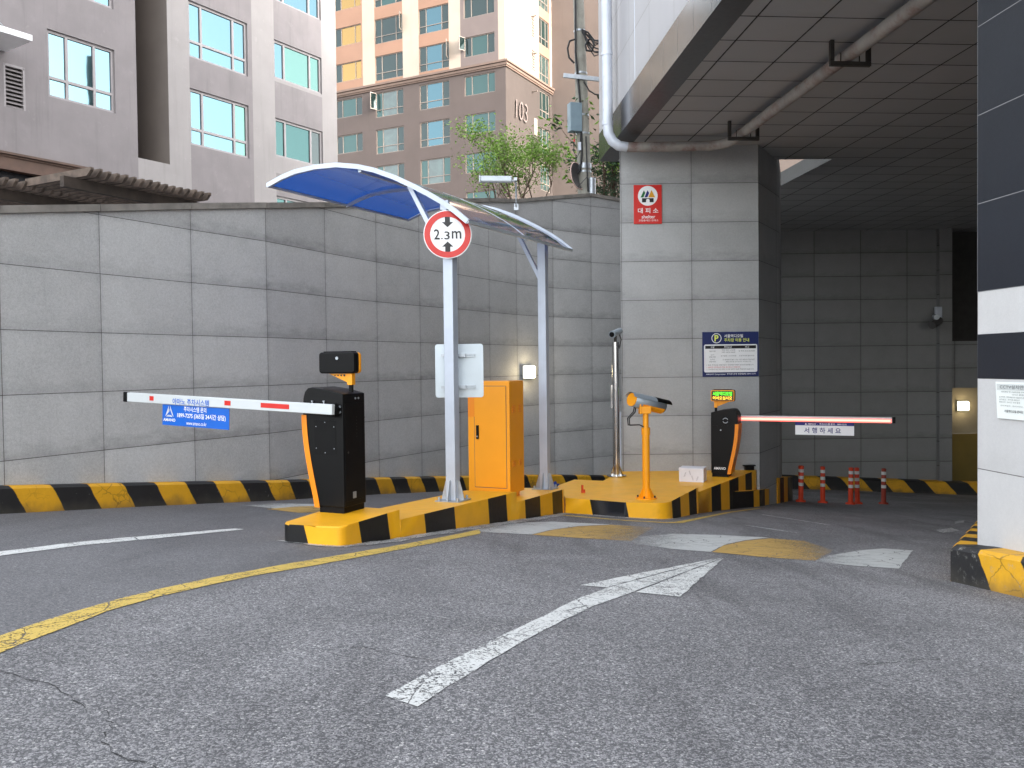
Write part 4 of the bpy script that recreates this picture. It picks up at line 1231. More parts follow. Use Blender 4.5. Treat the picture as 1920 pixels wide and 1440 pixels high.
# ------------------------------------------------------------------ yellow equipment cabinet
ct = thing("cabinet", "tall amber metal equipment cabinet with a black handle behind the canopy post", "cabinet", (-0.15, 11.35, -0.42))
cf = Vector((-0.037, 10.934, 0)); ex = (Vector((-0.572, 11.175, 0)) - cf); ex = ex.normalized(); ey = Vector((Ux, Uy, 0)).normalized()
cw, cd, z0, z1 = 0.60, 0.46, -0.378, 1.085
def cpnt(x, y, z): return cf + ex * x + ey * y + Vector((0, 0, z))
m = MB(); m.obox(cpnt(cw / 2, cd / 2, (z0 + z1) / 2), ex * cw / 2, ey * cd / 2, (0, 0, (z1 - z0) / 2)); m.build("body", A['orange'], ct, bevel=0.008)
m = MB(); m.obox(cpnt(cw / 2, cd / 2, -0.46), ex * (cw / 2 - .05), ey * (cd / 2 - .05), (0, 0, .082)); m.build("plinth", A['yellow'], ct)
m = MB()
m.obox(cpnt(0.275, -.004, 0.36), ex * .225, ey * .004, (0, 0, .655)); dr = m.build("door", A['orange'], ct, bevel=0.003)
m = MB()
for x in (.046, .504): m.obox(cpnt(x, -.0006, .36), ex * .0035, ey * .0015, (0, 0, .66))
for z in (-.30, 1.02): m.obox(cpnt(.275, -.0006, z), ex * .23, ey * .0015, (0, 0, .0035))
m.build("door_gap", A['cornice'], ct)
m = MB(); m.obox(cpnt(0.455, -.014, 0.42), ex * .018, ey * .012, (0, 0, .09)); h_ = m.build("handle", A['body2'], dr, bevel=0.006)
m = MB(); m.disc(cpnt(0.455, -.026, 0.365), -ey, .010, .003, 12); m.build("keyhole", A['galv'], h_)
m = MB(); m.obox(cpnt(cw - .055, -.003, .82), ex * .05, ey * .003, (0, 0, .20)); m.build("red_reflection", A['orange2'], ct, bevel=0.002)  # deeper orange patch standing in for a red reflection
m = MB()
for yy in (.13, .33):
    for zz in ([.68, .70, .72, .74, .76] if True else []) + [-.02, .0, .02, .04]:
        m.obox(cpnt(-.003, yy, zz), ex * .004, ey * .045, (0, 0, .005))
m.build("vent_slots", A['orange2'], ct)

# ------------------------------------------------------------------ plate-reading camera on a yellow post
lp = thing("plate_camera", "yellow post with a silver boxed camera tilted towards the entry lane", "camera", (1.85, 11.83, -0.59))
B_ = Vector((1.85, 11.83, 0))
m = MB(); m.tube([B_ + Vector((0, 0, -.59)), B_ + Vector((0, 0, .40))], .052, 20); m.tube([B_ + Vector((0, 0, .30)), B_ + Vector((0, 0, .40))], .060, 20); m.tube([B_ + Vector((0, 0, .40)), B_ + Vector((0, 0, .63))], .040, 20)
m.tube([B_ + Vector((0, 0, -.588)), B_ + Vector((0, 0, -.572))], .15, 24)
for a in range(4):
    d = Vector((math.cos(a * 1.571 + .4), math.sin(a * 1.571 + .4), 0)); c_ = d.cross(Vector((0, 0, 1)))
    m.profile([(.05, -.572), (.13, -.572), (.05, -.42)], B_ - c_ * .004, d, (0, 0, 1), c_ * .008)
m.build("post", A['orange'], lp)
m = MB()
for a in range(4):
    d = Vector((math.cos(a * 1.571 + 1.18), math.sin(a * 1.571 + 1.18), 0)) * .12
    m.tube([B_ + d + Vector((0, 0, -.575)), B_ + d + Vector((0, 0, -.545))], .012, 6)
m.build("anchor_bolts", A['hanger'], lp)
ca = Vector((0.80, 0.50, -0.20)).normalized(); cr2 = ca.cross(Vector((0, 0, 1))).normalized(); cu = cr2.cross(ca)
cc = Vector((1.66, 11.80, 0.795))                               # rear cap centre
m = MB(); m.obox(B_ + Vector((0, 0, .645)), (.07, 0, 0), (0, .06, 0), (0, 0, .05)); m.obox(B_ + Vector((-.08, 0.0, .66)), (.012, 0, 0), (0, .07, 0), (0, 0, .07)); m.build("bracket", A['orange'], lp, bevel=0.006)
sec = [(math.cos(rad(a)) * .105 * (1.0 if abs(math.cos(rad(a))) < .9 else .97), math.sin(rad(a)) * (.092 if math.sin(rad(a)) > 0 else .10)) for a in range(0, 360, 12)]
m = MB(); m.profile(sec, cc, cr2, cu, ca * .56, 0); hs_ = m.build("housing", A['housing'], lp)
for p_ in hs_.data.polygons: p_.use_smooth = len(p_.vertices) == 4
m = MB(); m.profile([(x * .97, z * .97) for x, z in sec], cc - ca * .012, cr2, cu, ca * .014); m.build("rear_cap", A['orange'], lp)
lid = [(math.cos(rad(a)) * .114, math.sin(rad(a)) * .103) for a in range(20, 161, 10)]; lid += [(x * .95, z * .95) for x, z in reversed(lid)]
m = MB(); m.profile(lid, cc - ca * .05, cr2, cu, ca * .66); m.build("sun_hood", A['housing'], lp)
dk = [(math.cos(rad(a)) * .1165, math.sin(rad(a)) * .1055) for a in range(20, 161, 10)]; dk += [(x * .97, z * .97) for x, z in reversed(dk)]
m = MB(); m.profile(dk, cc + ca * .38, cr2, cu, ca * .27); m.build("hood_cover", A['body2'], lp)
dk = [(math.cos(rad(a)) * .098, -.02 + math.sin(rad(a)) * .09) for a in range(195, 346, 10)]
m = MB(); m.profile(dk, cc + ca * .14, cr2, cu, ca * .40); m.build("belly_cover", A['orange'], lp)
m = MB()
for o2 in (0, .03):
    m.tube([cc + ca * (.06 + o2) - cu * .08, cc + ca * (.03 + o2) - cu * .17 - cr2 * -.03, cc + ca * (-.03 + o2) - cu * .27, cc + ca * (.0 + o2) - cu * .36, B_ + Vector((-.09, -.02, .44)), B_ + Vector((-.03, -.02, .41))], .009, 6)
m.build("cable", A['cable'], lp)

# ------------------------------------------------------------------ stainless camera pole
sp_ = thing("camera_pole", "shiny stainless steel pole with a small camera on top beside the pillar", "camera pole", (1.80, 14.8, -0.65))
B_ = Vector((1.80, 14.80, 0))
m = MB(); m.tube([B_ + Vector((0, 0, -.66)), B_ + Vector((0, 0, 1.66))], .062, 24); m.build("pole", A['chrome'], sp_)
m = MB(); m.tube([B_ + Vector((0, 0, -.665)), B_ + Vector((0, 0, -.65))], .17, 24)
for a in range(4):
    d = Vector((math.cos(a * 1.571 + .6), math.sin(a * 1.571 + .6), 0)); c_ = d.cross(Vector((0, 0, 1)))
    m.profile([(.06, -.65), (.15, -.65), (.06, -.45)], B_ - c_ * .005, d, (0, 0, 1), c_ * .01)
m.build("base_plate", A['chrome'], sp_)
m = MB(); m.tube([B_ + Vector((-.05, -.10, 1.80)), B_ + Vector((.10, .14, 1.86))], .055, 16); m.tube([B_ + Vector((-.055, -.108, 1.798)), B_ + Vector((-.075, -.14, 1.79))], .064, 16); m.build("camera_body", A['housing'], sp_)
m = MB(); m.tube([B_ + Vector((-.078, -.145, 1.789)), B_ + Vector((-.080, -.149, 1.788))], .045, 16); m.build("lens", A['body2'], sp_)
m = MB(); m.tube([B_ + Vector((0, 0, 1.64)), B_ + Vector((0, 0, 1.78))], .025, 10); m.tube([B_ + Vector((.08, .08, 1.80)), B_ + Vector((.10, .0, 1.70)), B_ + Vector((.06, -.02, 1.55))], .010, 6); m.build("mount", A['hanger'], sp_)
m = MB(); m.box(B_ + Vector((-.075, 0, .72)), (.03, .05, .40)); m.build("conduit", A['chrome'], sp_)

# ------------------------------------------------------------------ loose things on the islands
bx = thing("carton", "white printed carton lying on the yellow island beside the lit barrier", "box", (2.98, 14.10, -0.669))
bo = Vector((2.98, 14.10, -0.557)); bxr = Vector((0.92, -0.38, 0)).normalized(); byr = Vector((0.38, 0.92, 0)).normalized()
m = MB(); m.obox(bo, bxr * .20, byr * .15, (0, 0, .11)); m.build("body", A['carton'], bx)
m = MB(); m.obox(bo + Vector((0, 0, .100)) - byr * .004, bxr * .204, byr * .153, (0, 0, .018)); m.build("lid", A['carton'], bx, bevel=0.003)
L = Letters()
fu = Vector((0.30, 0, 1)).normalized()
def fcp(x, z): return bo - byr * .1505 + bxr * x + Vector((0, 0, z))
for x, z, a in ((-.10, .02, 70), (.02, -.03, 110), (.10, -.04, 70), (-.02, .05, 110)):
    r_ = bxr * math.cos(rad(a)) + Vector((0, 0, math.sin(rad(a)))); u_ = -bxr * math.sin(rad(a)) + Vector((0, 0, math.cos(rad(a))))
    L.add("mono", fcp(x, z - .01), r_, u_, width=.075, height=.02)
L.build([A['print']], bx)
m = MB(); m.box((1.02, 12.42, -.575), (.06, .05, .02)); m.box((1.01, 12.42, -.525), (.028, .03, .10), rz=.3); m.box((1.035, 12.42, -.555), (.03, .025, .03), rz=.3)
tag(m.build("anchor_clip", A['redplastic'], bevel=0.004), "small orange-red plastic clip standing on the broad yellow island", "clip")
m = MB()
for i in range(5):
    m.tube([Vector((0.60, 13.0, -.70)) + Vector((random.uniform(-.16, .12), random.uniform(-.1, .1), random.uniform(.0, .22))) for _ in range(4)], [.02, .035, .03, .012], 7)
tag(m.build("rag", A['bluecloth'], smooth=True), "crumpled dark blue rag beside the far canopy post", "rag")
m = MB(); m.box((4.28, 15.42, -.63), (.16, .08, .07)); m.box((4.28, 15.42, -.585), (.22, .10, .02))
tag(m.build("junction_box", A['body2'], bevel=0.006), "small black box on the island edge behind the lit barrier", "junction box")

# ------------------------------------------------------------------ signs on the pillar
st = thing("shelter_sign", "red shelter sign with a hut emblem high on the pillar", "sign", (2.49, 15.495, 3.81))
m = MB(); m.box((2.49, 15.49, 4.157), (0.505, 0.015, 0.70)); m.build("plate", A['red'], st)
m = MB(); m.disc((2.49, 15.482, 4.31), (0, -1, 0), .178, .003, 40); m.build("roundel", A['signwhite'], st)
def flat(poly, mat_i, mb, y=15.4765): mb.add([(x, y, z) for x, z in poly], [tuple(range(len(poly)))], mat_i)
m = MB()
X, Zc = 2.49, 4.31
def P_(pts): return [(X + a, Zc + b) for a, b in pts]
flat(P_([(-.13, -.028), (-.078, -.028), (-.045, .055), (-.07, .10)][:4]), 0, m)
flat(P_([(-.062, -.028), (-.008, -.028), (.025, .052), (-.005, .10)]), 1, m)
flat(P_([(.008, -.028), (.13, -.028), (.068, .105)]), 2, m)
hut = [(-.105, -.042), (-.105, -.115), (-.032, -.115)] + [(-.032 * math.cos(rad(a)), -.085 + .032 * math.sin(rad(a))) for a in range(0, 181, 20)] + [(.032, -.115), (.105, -.115), (.105, -.042)]
flat(P_(hut), 3, m)
m.build("emblem", [A['green'], A['dblue'], A['gold'], A['signblack']], st)
L = Letters()
L.add("대 피 소", (2.495, 15.4815, 4.045), (1, 0, 0), (0, 0, 1), width=.37, height=.095, bold=.014)
L.add("shelter", (2.50, 15.4815, 3.935), (1, 0, 0), (0, 0, 1), width=.245, height=.062, bold=.01)
L.add("고정출계단 관제소", (2.50, 15.4815, 3.868), (1, 0, 0), (0, 0, 1), width=.36, height=.036)
L.build([A['signwhite']], st)

ps = thing("parking_sign", "navy parking tariff board with a white table low on the pillar", "sign", (3.97, 15.495, 1.03))
cx, cz = 3.97, 1.437
m = MB(); m.box((cx, 15.49, cz), (1.02, 0.015, 0.81)); m.build("plate", A['navy'], ps)
m = MB(); m.profile(rrect(.965, .505, .03, 4, cx, cz - .075), (0, 15.4815, 0), (1, 0, 0), (0, 0, 1), (0, -.003, 0)); m.build("table_panel", A['signwhite'], ps)
m = MB(); m.box((cx, 15.4775, cz + .128), (.92, .003, .055)); m.build("table_header", A['signblack'], ps)
m = MB(); m.disc((cx - .255, 15.481, cz + .29), (0, -1, 0), .090, .003, 36, 0, .078); m.build("roundel", A['signwhite'], ps)
L = Letters()
ok = dict()
def T(s_, x, z, w_, h_, mi=0, bold=0.0, y=15.4755): L.add(s_, (cx + x, y, cz + z), (1, 0, 0), (0, 0, 1), mi, width=w_, height=h_, bold=bold)
T("P", -.255, .29, .075, .115, 1, .03, 15.481)
T("서울역디오빌", .055, .33, .34, .062, 0, .014, 15.481)
T("주차장 이용 안내", .11, .255, .45, .066, 1, .014, 15.481)
for s_, x in (("구분", -.33), ("주차요금", -.05), ("비고", .30)): T(s_, x, .128, .07 if len(s_) == 2 else .14, .034, 0, .01)
for s_, x, z, w_ in (("일반차량", -.33, .055, .115), ("최초 30분 2,000원", -.04, .075, .24), ("이후 10분당 500원", -.04, .035, .24), ("일 최대 요금 20,000원", .29, .055, .29), ("단기", -.33, -.01, .055), ("방문차량", -.33, -.05, .115), ("공기방문 1.5시간무료", -.04, -.03, .28), ("방문객에게 할인요청", .29, -.03, .27), ("입주민", -.33, -.095, .08), ("방문차량", -.33, -.135, .115), ("각 세대에서 월간 가능 시간 배정 후 할인요청", .14, -.10, .58), ("(할인코드에 입주민코드 부여됩니다)", .14, -.138, .46)):
    T(s_, x, z, w_, .024, 2)
for s_, z, w_, mi in (("1. 방문 주차요금 30분이상시 무인정산기에서 징수로 운영됩니다.", -.195, .86, 2), ("2. 출차전 사전정산에 직접 정산하시기 바랍니다.", -.235, .62, 3), ("3. 주차장내 도난 및 화재 사고에 대하여 일체 책임지지 않습니다.", -.273, .86, 2)):
    T(s_, (w_ - .88) / 2, z, w_, .024, mi)
T("AMANO Corporation  주차장 운영 전문업체 1899-7275", 0, -.362, .90, .036, 0, .012, 15.481)
L.build([A['signwhite'], A['lime'], A['ptext'], A['red']], ps)

# ------------------------------------------------------------------ lane marker posts at the ramp bend
pos = [(6.00, 17.75, 0), (5.93, 17.55, .02), (6.35, 17.45, 0), (6.84, 17.25, .01), (7.10, 17.55, -.01), (7.77, 17.85, .02)]
labs = ["orange marker post at the left end of the row, half hidden behind its neighbour", "orange marker post standing just in front of another at the left end of the row",
        "single orange marker post between the two pairs of posts", "left post of the right-hand pair of orange marker posts, nearest the camera",
        "right post of the right-hand pair of orange marker posts", "darker orange marker post standing alone at the right end of the row"]
A['postdark'] = paint("dark_marker_plastic", lin(150, 52, 30), 0.6, var=0.2, scale=8, dirt=(lin(70, 50, 44), 0.7, 8))  # darker version of the marker orange with dark blotches
first = None
for (x, y, lean), lb in zip(pos, labs):
    z = gz(x, y)
    if first is None:
        t = thing("marker_post", lb, "marker post", (x, y, z), 0, "orange marker posts at the ramp bend")
        m = MB(); m.tube([(0, 0, 0), (0, 0, .03), (0, 0, .05), (0, 0, .70), (0, 0, .73), (0, 0, .75)], [.10, .098, .05, .045, .043, .028], 18); m.build("tube", A['post'], t, False)
        m = MB(); m.tube([(0, 0, .725), (0, 0, .742)], .05, 18); m.build("cap", A['post'], t, False)
        for zz in (.37, .51, .65):
            m = MB(); m.tube([(0, 0, zz - .033), (0, 0, zz + .033)], .0485, 18, caps=False); m.build("reflective_band", A['refl'], t, False)
        first = t
    else:
        t = first.copy(); COL.objects.link(t); t.location = (x, y, z); t["label"] = lb
        for ch in list(first.children):
            c2 = ch.copy(); COL.objects.link(c2); c2.parent = t
            if "darker" in lb:
                c2.data = ch.data.copy()
                if not c2.name.startswith("reflective"): c2.data.materials[0] = A['postdark']
    t.rotation_euler = (lean, lean * 1.5, x)

# ------------------------------------------------------------------ lamps on the walls
def wall_lamp(pos, nrm, label, power):
    n = Vector(nrm).normalized(); r = n.cross(Vector((0, 0, 1))); c0 = Vector(pos)
    t = thing("wall_lamp", label, "wall lamp", c0)
    m = MB(); m.obox(c0 + n * .012, r * .175, n * .012, (0, 0, .155)); m.build("back_plate", A['alu'], t, bevel=0.004)
    m = MB(); m.obox(c0 + n * .075, r * .155, n * .055, (0, 0, .14)); m.build("diffuser", A['lamp'], t, bevel=0.03)
    pl_ = bpy.data.lights.new("lamp_light", 'POINT'); pl_.energy = power; pl_.color = (1, .80, .52); pl_.shadow_soft_size = .14
    lo = bpy.data.objects.new("lamp_light", pl_); COL.objects.link(lo); lo.parent = t; lo.location = n * .20
    return t
wall_lamp((0.36, 19.72, 1.115), (0.74, -0.66, 0), "lit square wall lamp on the curved granite wall above the amber cabinet", 2.6)
wall_lamp((14.02, 26.55, -.16), (0, -1, 0), "lit square lamp on the corridor wall inside the garage doorway", 0.8)

# camera on the garage pilaster
gc = thing("security_camera", "small dark security camera on a bracket high inside the garage", "camera", (12.8, 25.6, 2.4))
m = MB(); m.box((12.78, 25.58, 2.70), (.20, .10, .34)); m.build("bracket", A['pipe'], gc, bevel=0.02)
m = MB(); m.tube([(12.80, 25.55, 2.46), (12.42, 25.22, 2.30)], [.11, .11], 16); m.build("housing", A['dish'], gc)
m = MB(); m.tube([(12.55, 25.32, 2.56), (12.50, 25.10, 2.54)], .08, 14); m.build("lamp_head", A['alu'], gc)

# flood light on the wall coping
fo_ = thing("flood_light", "slim white tubular light on a bent bracket fixed to the wall coping", "flood light", (0.16, 19.40, 4.9))
m = MB()
m.obox((-0.30, 19.3, 5.46), (.36, .0, -.008), (0, .075, 0), (0, 0, .07)); m.build("lamp_body", A['alu'], fo_, bevel=0.03)
m = MB(); m.box((-.67, 19.3, 5.468), (.03, .17, .16)); m.build("end_cap", A['alu'], fo_, bevel=.01)
m = MB(); m.tube([(.06, 19.3, 5.42), (.11, 19.3, 5.42), (.14, 19.33, 5.38), (.14, 19.40, 4.86)], .022, 10); m.box((.13, 19.30, 5.46), (.07, .07, .07)); m.build("arm", A['galv'], fo_)
m = MB(); m.box((.14, 19.42, 4.86), (.10, .03, .14)); m.build("base_plate", A['galv'], fo_)

# ------------------------------------------------------------------ windows
def window(parent, O, ud, nrm, rect, mull, trans, glassmat, framemat, fr=0.05, inset=0.10, opens=None, leafmat=None):
    """O(x,y) origin of facade, ud 2-D unit, nrm outward 2-D"""
    ua, ub, za, zb = rect
    U = Vector((ud[0], ud[1], 0)); N = Vector((nrm[0], nrm[1], 0)); O3 = Vector((O[0], O[1], 0))
    pt_ = lambda u, z, d: O3 + U * u + Vector((0, 0, z)) + N * d
    m = MB()
    h = fr / 2
    def bar(u0, u1, z0, z1, d=-inset, t=.035):
        m.obox(pt_((u0 + u1) / 2, (z0 + z1) / 2, d), U * (u1 - u0) / 2, N * t, (0, 0, (z1 - z0) / 2))
    bar(ua, ub, zb - fr, zb); bar(ua, ub, za, za + fr)
    bar(ua, ua + fr, za + fr, zb - fr); bar(ub - fr, ub, za + fr, zb - fr)
    W = ub - ua
    for q in mull: bar(ua + W * q - h, ua + W * q + h, za + fr, zb - fr)
    ed = [ua + fr] + [x for q in mull for x in (ua + W * q - h, ua + W * q + h)] + [ub - fr]
    if trans is not None:
        zt = za + (zb - za) * trans
        for i in range(0, len(ed), 2): bar(ed[i], ed[i + 1], zt - h, zt + h)
    f = m.build("window", framemat, parent)
    g_ = MB()
    gm = glassmat if isinstance(glassmat, list) else [glassmat]
    for i in range(0, len(ed), 2):
        mi = min(i // 2, len(gm) - 1)
        g_.obox(pt_((ed[i] + ed[i + 1]) / 2, (za + zb) / 2, -inset - .012), U * (ed[i + 1] - ed[i]) / 2, N * .006, (0, 0, (zb - za) / 2 - fr), mi)
    g_.build("pane", gm, f)
    return f

def facade(name, parent, O, ud, nrm, u0, u1, z0, z1, holes, colour, mats, cu_=(), cz_=(), reveal=0.16):
    U = Vector((ud[0], ud[1], 0)); N = Vector((nrm[0], nrm[1], 0)); O3 = Vector((O[0], O[1], 0))
    pt_ = lambda u, z, d=0: O3 + U * u + Vector((0, 0, z)) + N * d
    us = sorted(set([u0, u1] + [h[0] for h in holes] + [h[1] for h in holes] + list(cu_)))
    zs = sorted(set([z0, z1] + [h[2] for h in holes] + [h[3] for h in holes] + list(cz_)))
    us = [x for x in us if u0 <= x <= u1]; zs = [x for x in zs if z0 <= x <= z1]
    m = MB()
    flip = U.cross(Vector((0, 0, 1))).dot(N) < 0
    def q(a, b, c_, d, mi):
        if flip: a, b, c_, d = d, c_, b, a
        m.quad(a, b, c_, d, mi)
    for i in range(len(us) - 1):
        for j in range(len(zs) - 1):
            uc, zc = (us[i] + us[i + 1]) / 2, (zs[j] + zs[j + 1]) / 2
            if any(h[0] < uc < h[1] and h[2] < zc < h[3] for h in holes): continue
            q(pt_(us[i], zs[j]), pt_(us[i + 1], zs[j]), pt_(us[i + 1], zs[j + 1]), pt_(us[i], zs[j + 1]), colour(uc, zc))
    for ua, ub, za, zb, *r in holes:
        rv = r[0] if r else reveal
        rm = r[1] if len(r) > 1 else None
        mi = rm if rm is not None else colour((ua + ub) / 2, zb + .05)
        q(pt_(ua, zb), pt_(ub, zb), pt_(ub, zb, -rv), pt_(ua, zb, -rv), mi)
        q(pt_(ua, za, -rv), pt_(ub, za, -rv), pt_(ub, za), pt_(ua, za), mi)
        q(pt_(ua, za), pt_(ua, zb), pt_(ua, zb, -rv), pt_(ua, za, -rv), mi)
        q(pt_(ub, za, -rv), pt_(ub, zb, -rv), pt_(ub, zb), pt_(ub, za), mi)
        if rm is not None:
            q(pt_(ua, za, -rv), pt_(ub, za, -rv), pt_(ub, zb, -rv), pt_(ua, zb, -rv), mi)
    return m.build(name, mats, parent)

# ------------------------------------------------------------------ left building
LO = (-9.9, 26.8); LUd = (0.545, 0.838); LNn = (0.838, -0.545)
lb = thing("apartment_building", "grey and mauve rendered building with wide windows behind the pergolas", "building", (-9.9, 26.8, 0))
wins = []
for k_ in range(-1, 3): wins.append((-4.47, -2.54, 8.62 + 2.96 * k_, 10.43 + 2.96 * k_))
for k_ in range(-1, 4): wins.append((-0.04, 2.24, 8.26 + 2.72 * k_, 10.02 + 2.72 * k_))
for k_ in range(-1, 4): wins.append((3.38, 5.62, 8.58 + 2.68 * k_, 9.90 + 2.68 * k_))
wins = [w_ for w_ in wins if w_[2] > 6.9 or w_[0] > 3]
vent = (-5.62, -5.08, 8.08, 9.2)
rec = (-1.86, -0.80, 7.5, 17.8, 1.6, 2)
def lcol(u, z):
    if u < -1.86: return 0
    if -0.04 <= u <= 2.42: return 0
    if 3.38 <= u <= 5.62 and (z < 11.15 and z > 9.9 or z > 12.55 or z < 8.0): return 0
    return 1
facade("wall", lb, LO, LUd, LNn, -14, 6.37, -2.0, 18, [w_ for w_ in wins] + [vent, rec], lcol, [A['mauve'], A['pale'], A['recess']], cu_=(-1.86, -0.8, -.04, 2.42, 3.38, 5.62), cz_=(8.0, 9.9, 11.15, 12.55))
# set the recess back wall / ends and the remaining sides
m = MB()
def lpt(u, z, d=0): return Vector((LO[0] + LUd[0] * u + LNn[0] * d, LO[1] + LUd[1] * u + LNn[1] * d, z))
m.quad(lpt(6.37, -2), lpt(6.37, -2, -12), lpt(6.37, 18, -12), lpt(6.37, 18), 0)
m.quad(lpt(-14, -2, -12), lpt(-14, -2), lpt(-14, 18), lpt(-14, 18, -12), 0)
m.quad(lpt(6.37, -2, -12), lpt(-14, -2, -12), lpt(-14, 18, -12), lpt(6.37, 18, -12), 0)
m.quad(lpt(-14, 18), lpt(6.37, 18), lpt(6.37, 18, -12), lpt(-14, 18, -12), 0)
m.build("side_wall", A['pale'], lb)
for i, w_ in enumerate(wins):
    ml = (0.29, 0.70) if w_[0] < -1 else (0.22, 0.76)
    gm = A['glass_sky']
    if w_[0] > 3: gm = [[A['glass_mid'], A['glass_mid'], A['glass_dark']], [A['glass_sky'], A['glass_greenrefl'], A['glass_greenrefl']], A['glass_sky']][0 if w_[2] < 9 else 1 if w_[2] < 12 else 2]
    elif -.1 < w_[0] and 8 < w_[2] < 9: gm = [A['glass_sky'], A['glass_sky'], A['glass_greenrefl']]
    window(lb, LO, LUd, LNn, w_, ml, 0.30 if w_[0] < 3 else None, gm, A['winframe'], fr=.075)
m = MB()
m.obox(lpt((vent[0] + vent[1]) / 2, 9.17, -.05), Vector((LUd[0], LUd[1], 0)) * .27, Vector((LNn[0], LNn[1], 0)) * .05, (0, 0, .03))
for z in [8.13 + .105 * k_ for k_ in range(10)]:
    U = Vector((LUd[0], LUd[1], 0)); N = Vector((LNn[0], LNn[1], 0))
    m.obox(lpt(-5.35, z, -.06), U * .25, N * .05 - Vector((0, 0, .035)), (N * .35 + Vector((0, 0, 1))) * .008)
for u_ in (-5.60, -5.10): m.obox(lpt(u_, 8.64, -.05), U * .03, N * .05, (0, 0, .56))
m.quad(lpt(-5.62, 8.08, -.14), lpt(-5.08, 8.08, -.14), lpt(-5.08, 9.2, -.14), lpt(-5.62, 9.2, -.14), 1)
m.build("louvre_vent", [A['winframe'], A['hanger']], lb)
m = MB()   # flat white awning
m.obox(lpt(-7.9, 9.55, .65), U * 2.35, N * .65, (0, 0, .075)); aw = m.build("awning", A['signwhite'], lb, bevel=.01)
m = MB(); m.tube([lpt(-6.0, 9.6, 1.1), lpt(-6.0, 10.4, .02)], .012, 6); m.build("tie_rod", A['galv'], aw)
m = MB()
m.obox(lpt(-8.9, 6.60, .10), U * 5.3, N * .10, (0, 0, .15)); m.obox(lpt(-8.9, 6.83, .15), U * 5.35, N * .15, (0, 0, .03)); m.obox(lpt(-8.9, 6.77, .12), U * 5.32, N * .12, (0, 0, .022)); m.obox(lpt(-8.9, 6.43, .13), U * 5.32, N * .13, (0, 0, .02))
m.build("brown_fascia", A['brownband'], lb)
m = MB(); m.quad(lpt(-14, 4.9, .02), lpt(-2.2, 4.9, .02), lpt(-2.2, 6.405, .02), lpt(-14, 6.405, .02)); m.build("gap_shade", A['gapshade'], lb)  # dark sheet standing in for the shaded gap below the fascia
m = MB(); m.obox(lpt(-8.9, 5.62, .16), U * 5.3, N * .10, (0, 0, .12)); m.build("canopy_edge", A['peach'], lb)

# ------------------------------------------------------------------ pergola behind the wall
a_ = Vector((0.475, 0.88, 0)); n_l = Vector((-0.88, 0.475, 0))
def pergola(E0, z, label, n, step, length, beams):
    t = thing("pergola", label, "pergola", (E0[0] - 1.2, E0[1] + 1.6, z - 2.6), 0, "timber pergolas behind the wall")
    m = MB()
    for i in range(n):
        s_ = E0 + a_ * (step * i)
        p0 = s_ + Vector((0, 0, z + random.uniform(-.012, .012)))
        m.profile([(0, .085), (0, .045), (.10, -.045), (length, -.045), (length, .085)], p0 - a_ * .03, n_l, (0, 0, 1), a_ * .06)
    m.build("slats", A['wood'], t)
    for d in beams:
        m = MB()
        p0 = E0 + n_l * d + Vector((0, 0, z - .135))
        m.beam(p0 - a_ * .25, p0 + a_ * (step * (n - 1) + .1), .10, .18); m.build("beam", A['wooddark'], t)
    for d, s_ in ((.42, step * (n - 1) - .2), (length - .3, step * (n - 1) - .2)):
        m = MB(); p0 = E0 + n_l * d + a_ * s_; m.beam(p0 + Vector((0, 0, z - 3.2)), p0 + Vector((0, 0, z - .22)), .14, .14, up=(0, 1, 0)); m.build("post", A['wooddark'], t)
pergola(Vector((-6.807, 14.0, 0)), 4.50, "weathered timber pergola whose slats stand highest over the wall, nearest the canopy", 16, 0.163, 1.75, (.42,))
pergola(Vector((-9.20, 13.12, 0)), 4.47, "weathered timber pergola below the brown fascia, reaching beyond the edge of the view", 27, 0.170, 2.6, (.42, 2.1))

# ------------------------------------------------------------------ tower block 103
TC = (-0.2, 60.5); TF = (-0.892, 0.452); TFn = (-0.452, -0.892); TR = (0.475, 0.88); TRn = (0.88, -0.475)
tw = thing("apartment_tower", "tall orange, cream and brown apartment tower numbered 103", "apartment block", (-0.2, 60.5, 0))
cols = [(0.84, 3.34), (4.60, 7.19), (8.62, 11.16), (12.42, 14.95), (16.5, 19.0)]
TT = 31.5
holes = []
wl = []
for ci, (ua, ub) in enumerate(cols):
    for k_ in range(-5, 8):
        zt = 22.05 + 2.77 * k_
        hgt = 1.42 if ci in (0, 3) else 1.86
        if zt - hgt < 5 or zt > TT - .8: continue
        if ci == 4 and k_ > 4: continue
        holes.append((ua, ub, zt - hgt, zt)); wl.append((ci, k_, (ua, ub, zt - hgt, zt)))
def tcol(u, z):
    if z < 22.3: return 0
    if 0.55 < u < 3.63: return 3
    if u > 12.3: return 2 if u < 15.3 else 1
    if any(ua <= u <= ub for ua, ub in cols): return 2
    return 1
facade("front_wall", tw, TC, TF, TFn, 0, 24, -3, TT, holes, tcol, [A['brown'], A['cream'], A['peach'], A['taupe']], cu_=(.55, 3.63, 12.3, 15.3), cz_=(22.3,), reveal=.2)
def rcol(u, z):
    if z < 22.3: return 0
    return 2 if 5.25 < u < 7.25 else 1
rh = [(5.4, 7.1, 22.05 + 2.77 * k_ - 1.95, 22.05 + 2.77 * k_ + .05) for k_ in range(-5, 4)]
facade("end_wall", tw, TC, TR, TRn, 0, 7.55, -3, TT, rh, rcol, [A['brown_dimmed'], A['cream'], A['peach']], cu_=(5.25, 7.25), cz_=(22.3,), reveal=.2)
m = MB()
W0 = Vector((TC[0] + TR[0] * 7.55, TC[1] + TR[1] * 7.55, 0)); wd_ = Vector((0.892, -0.452, 0))
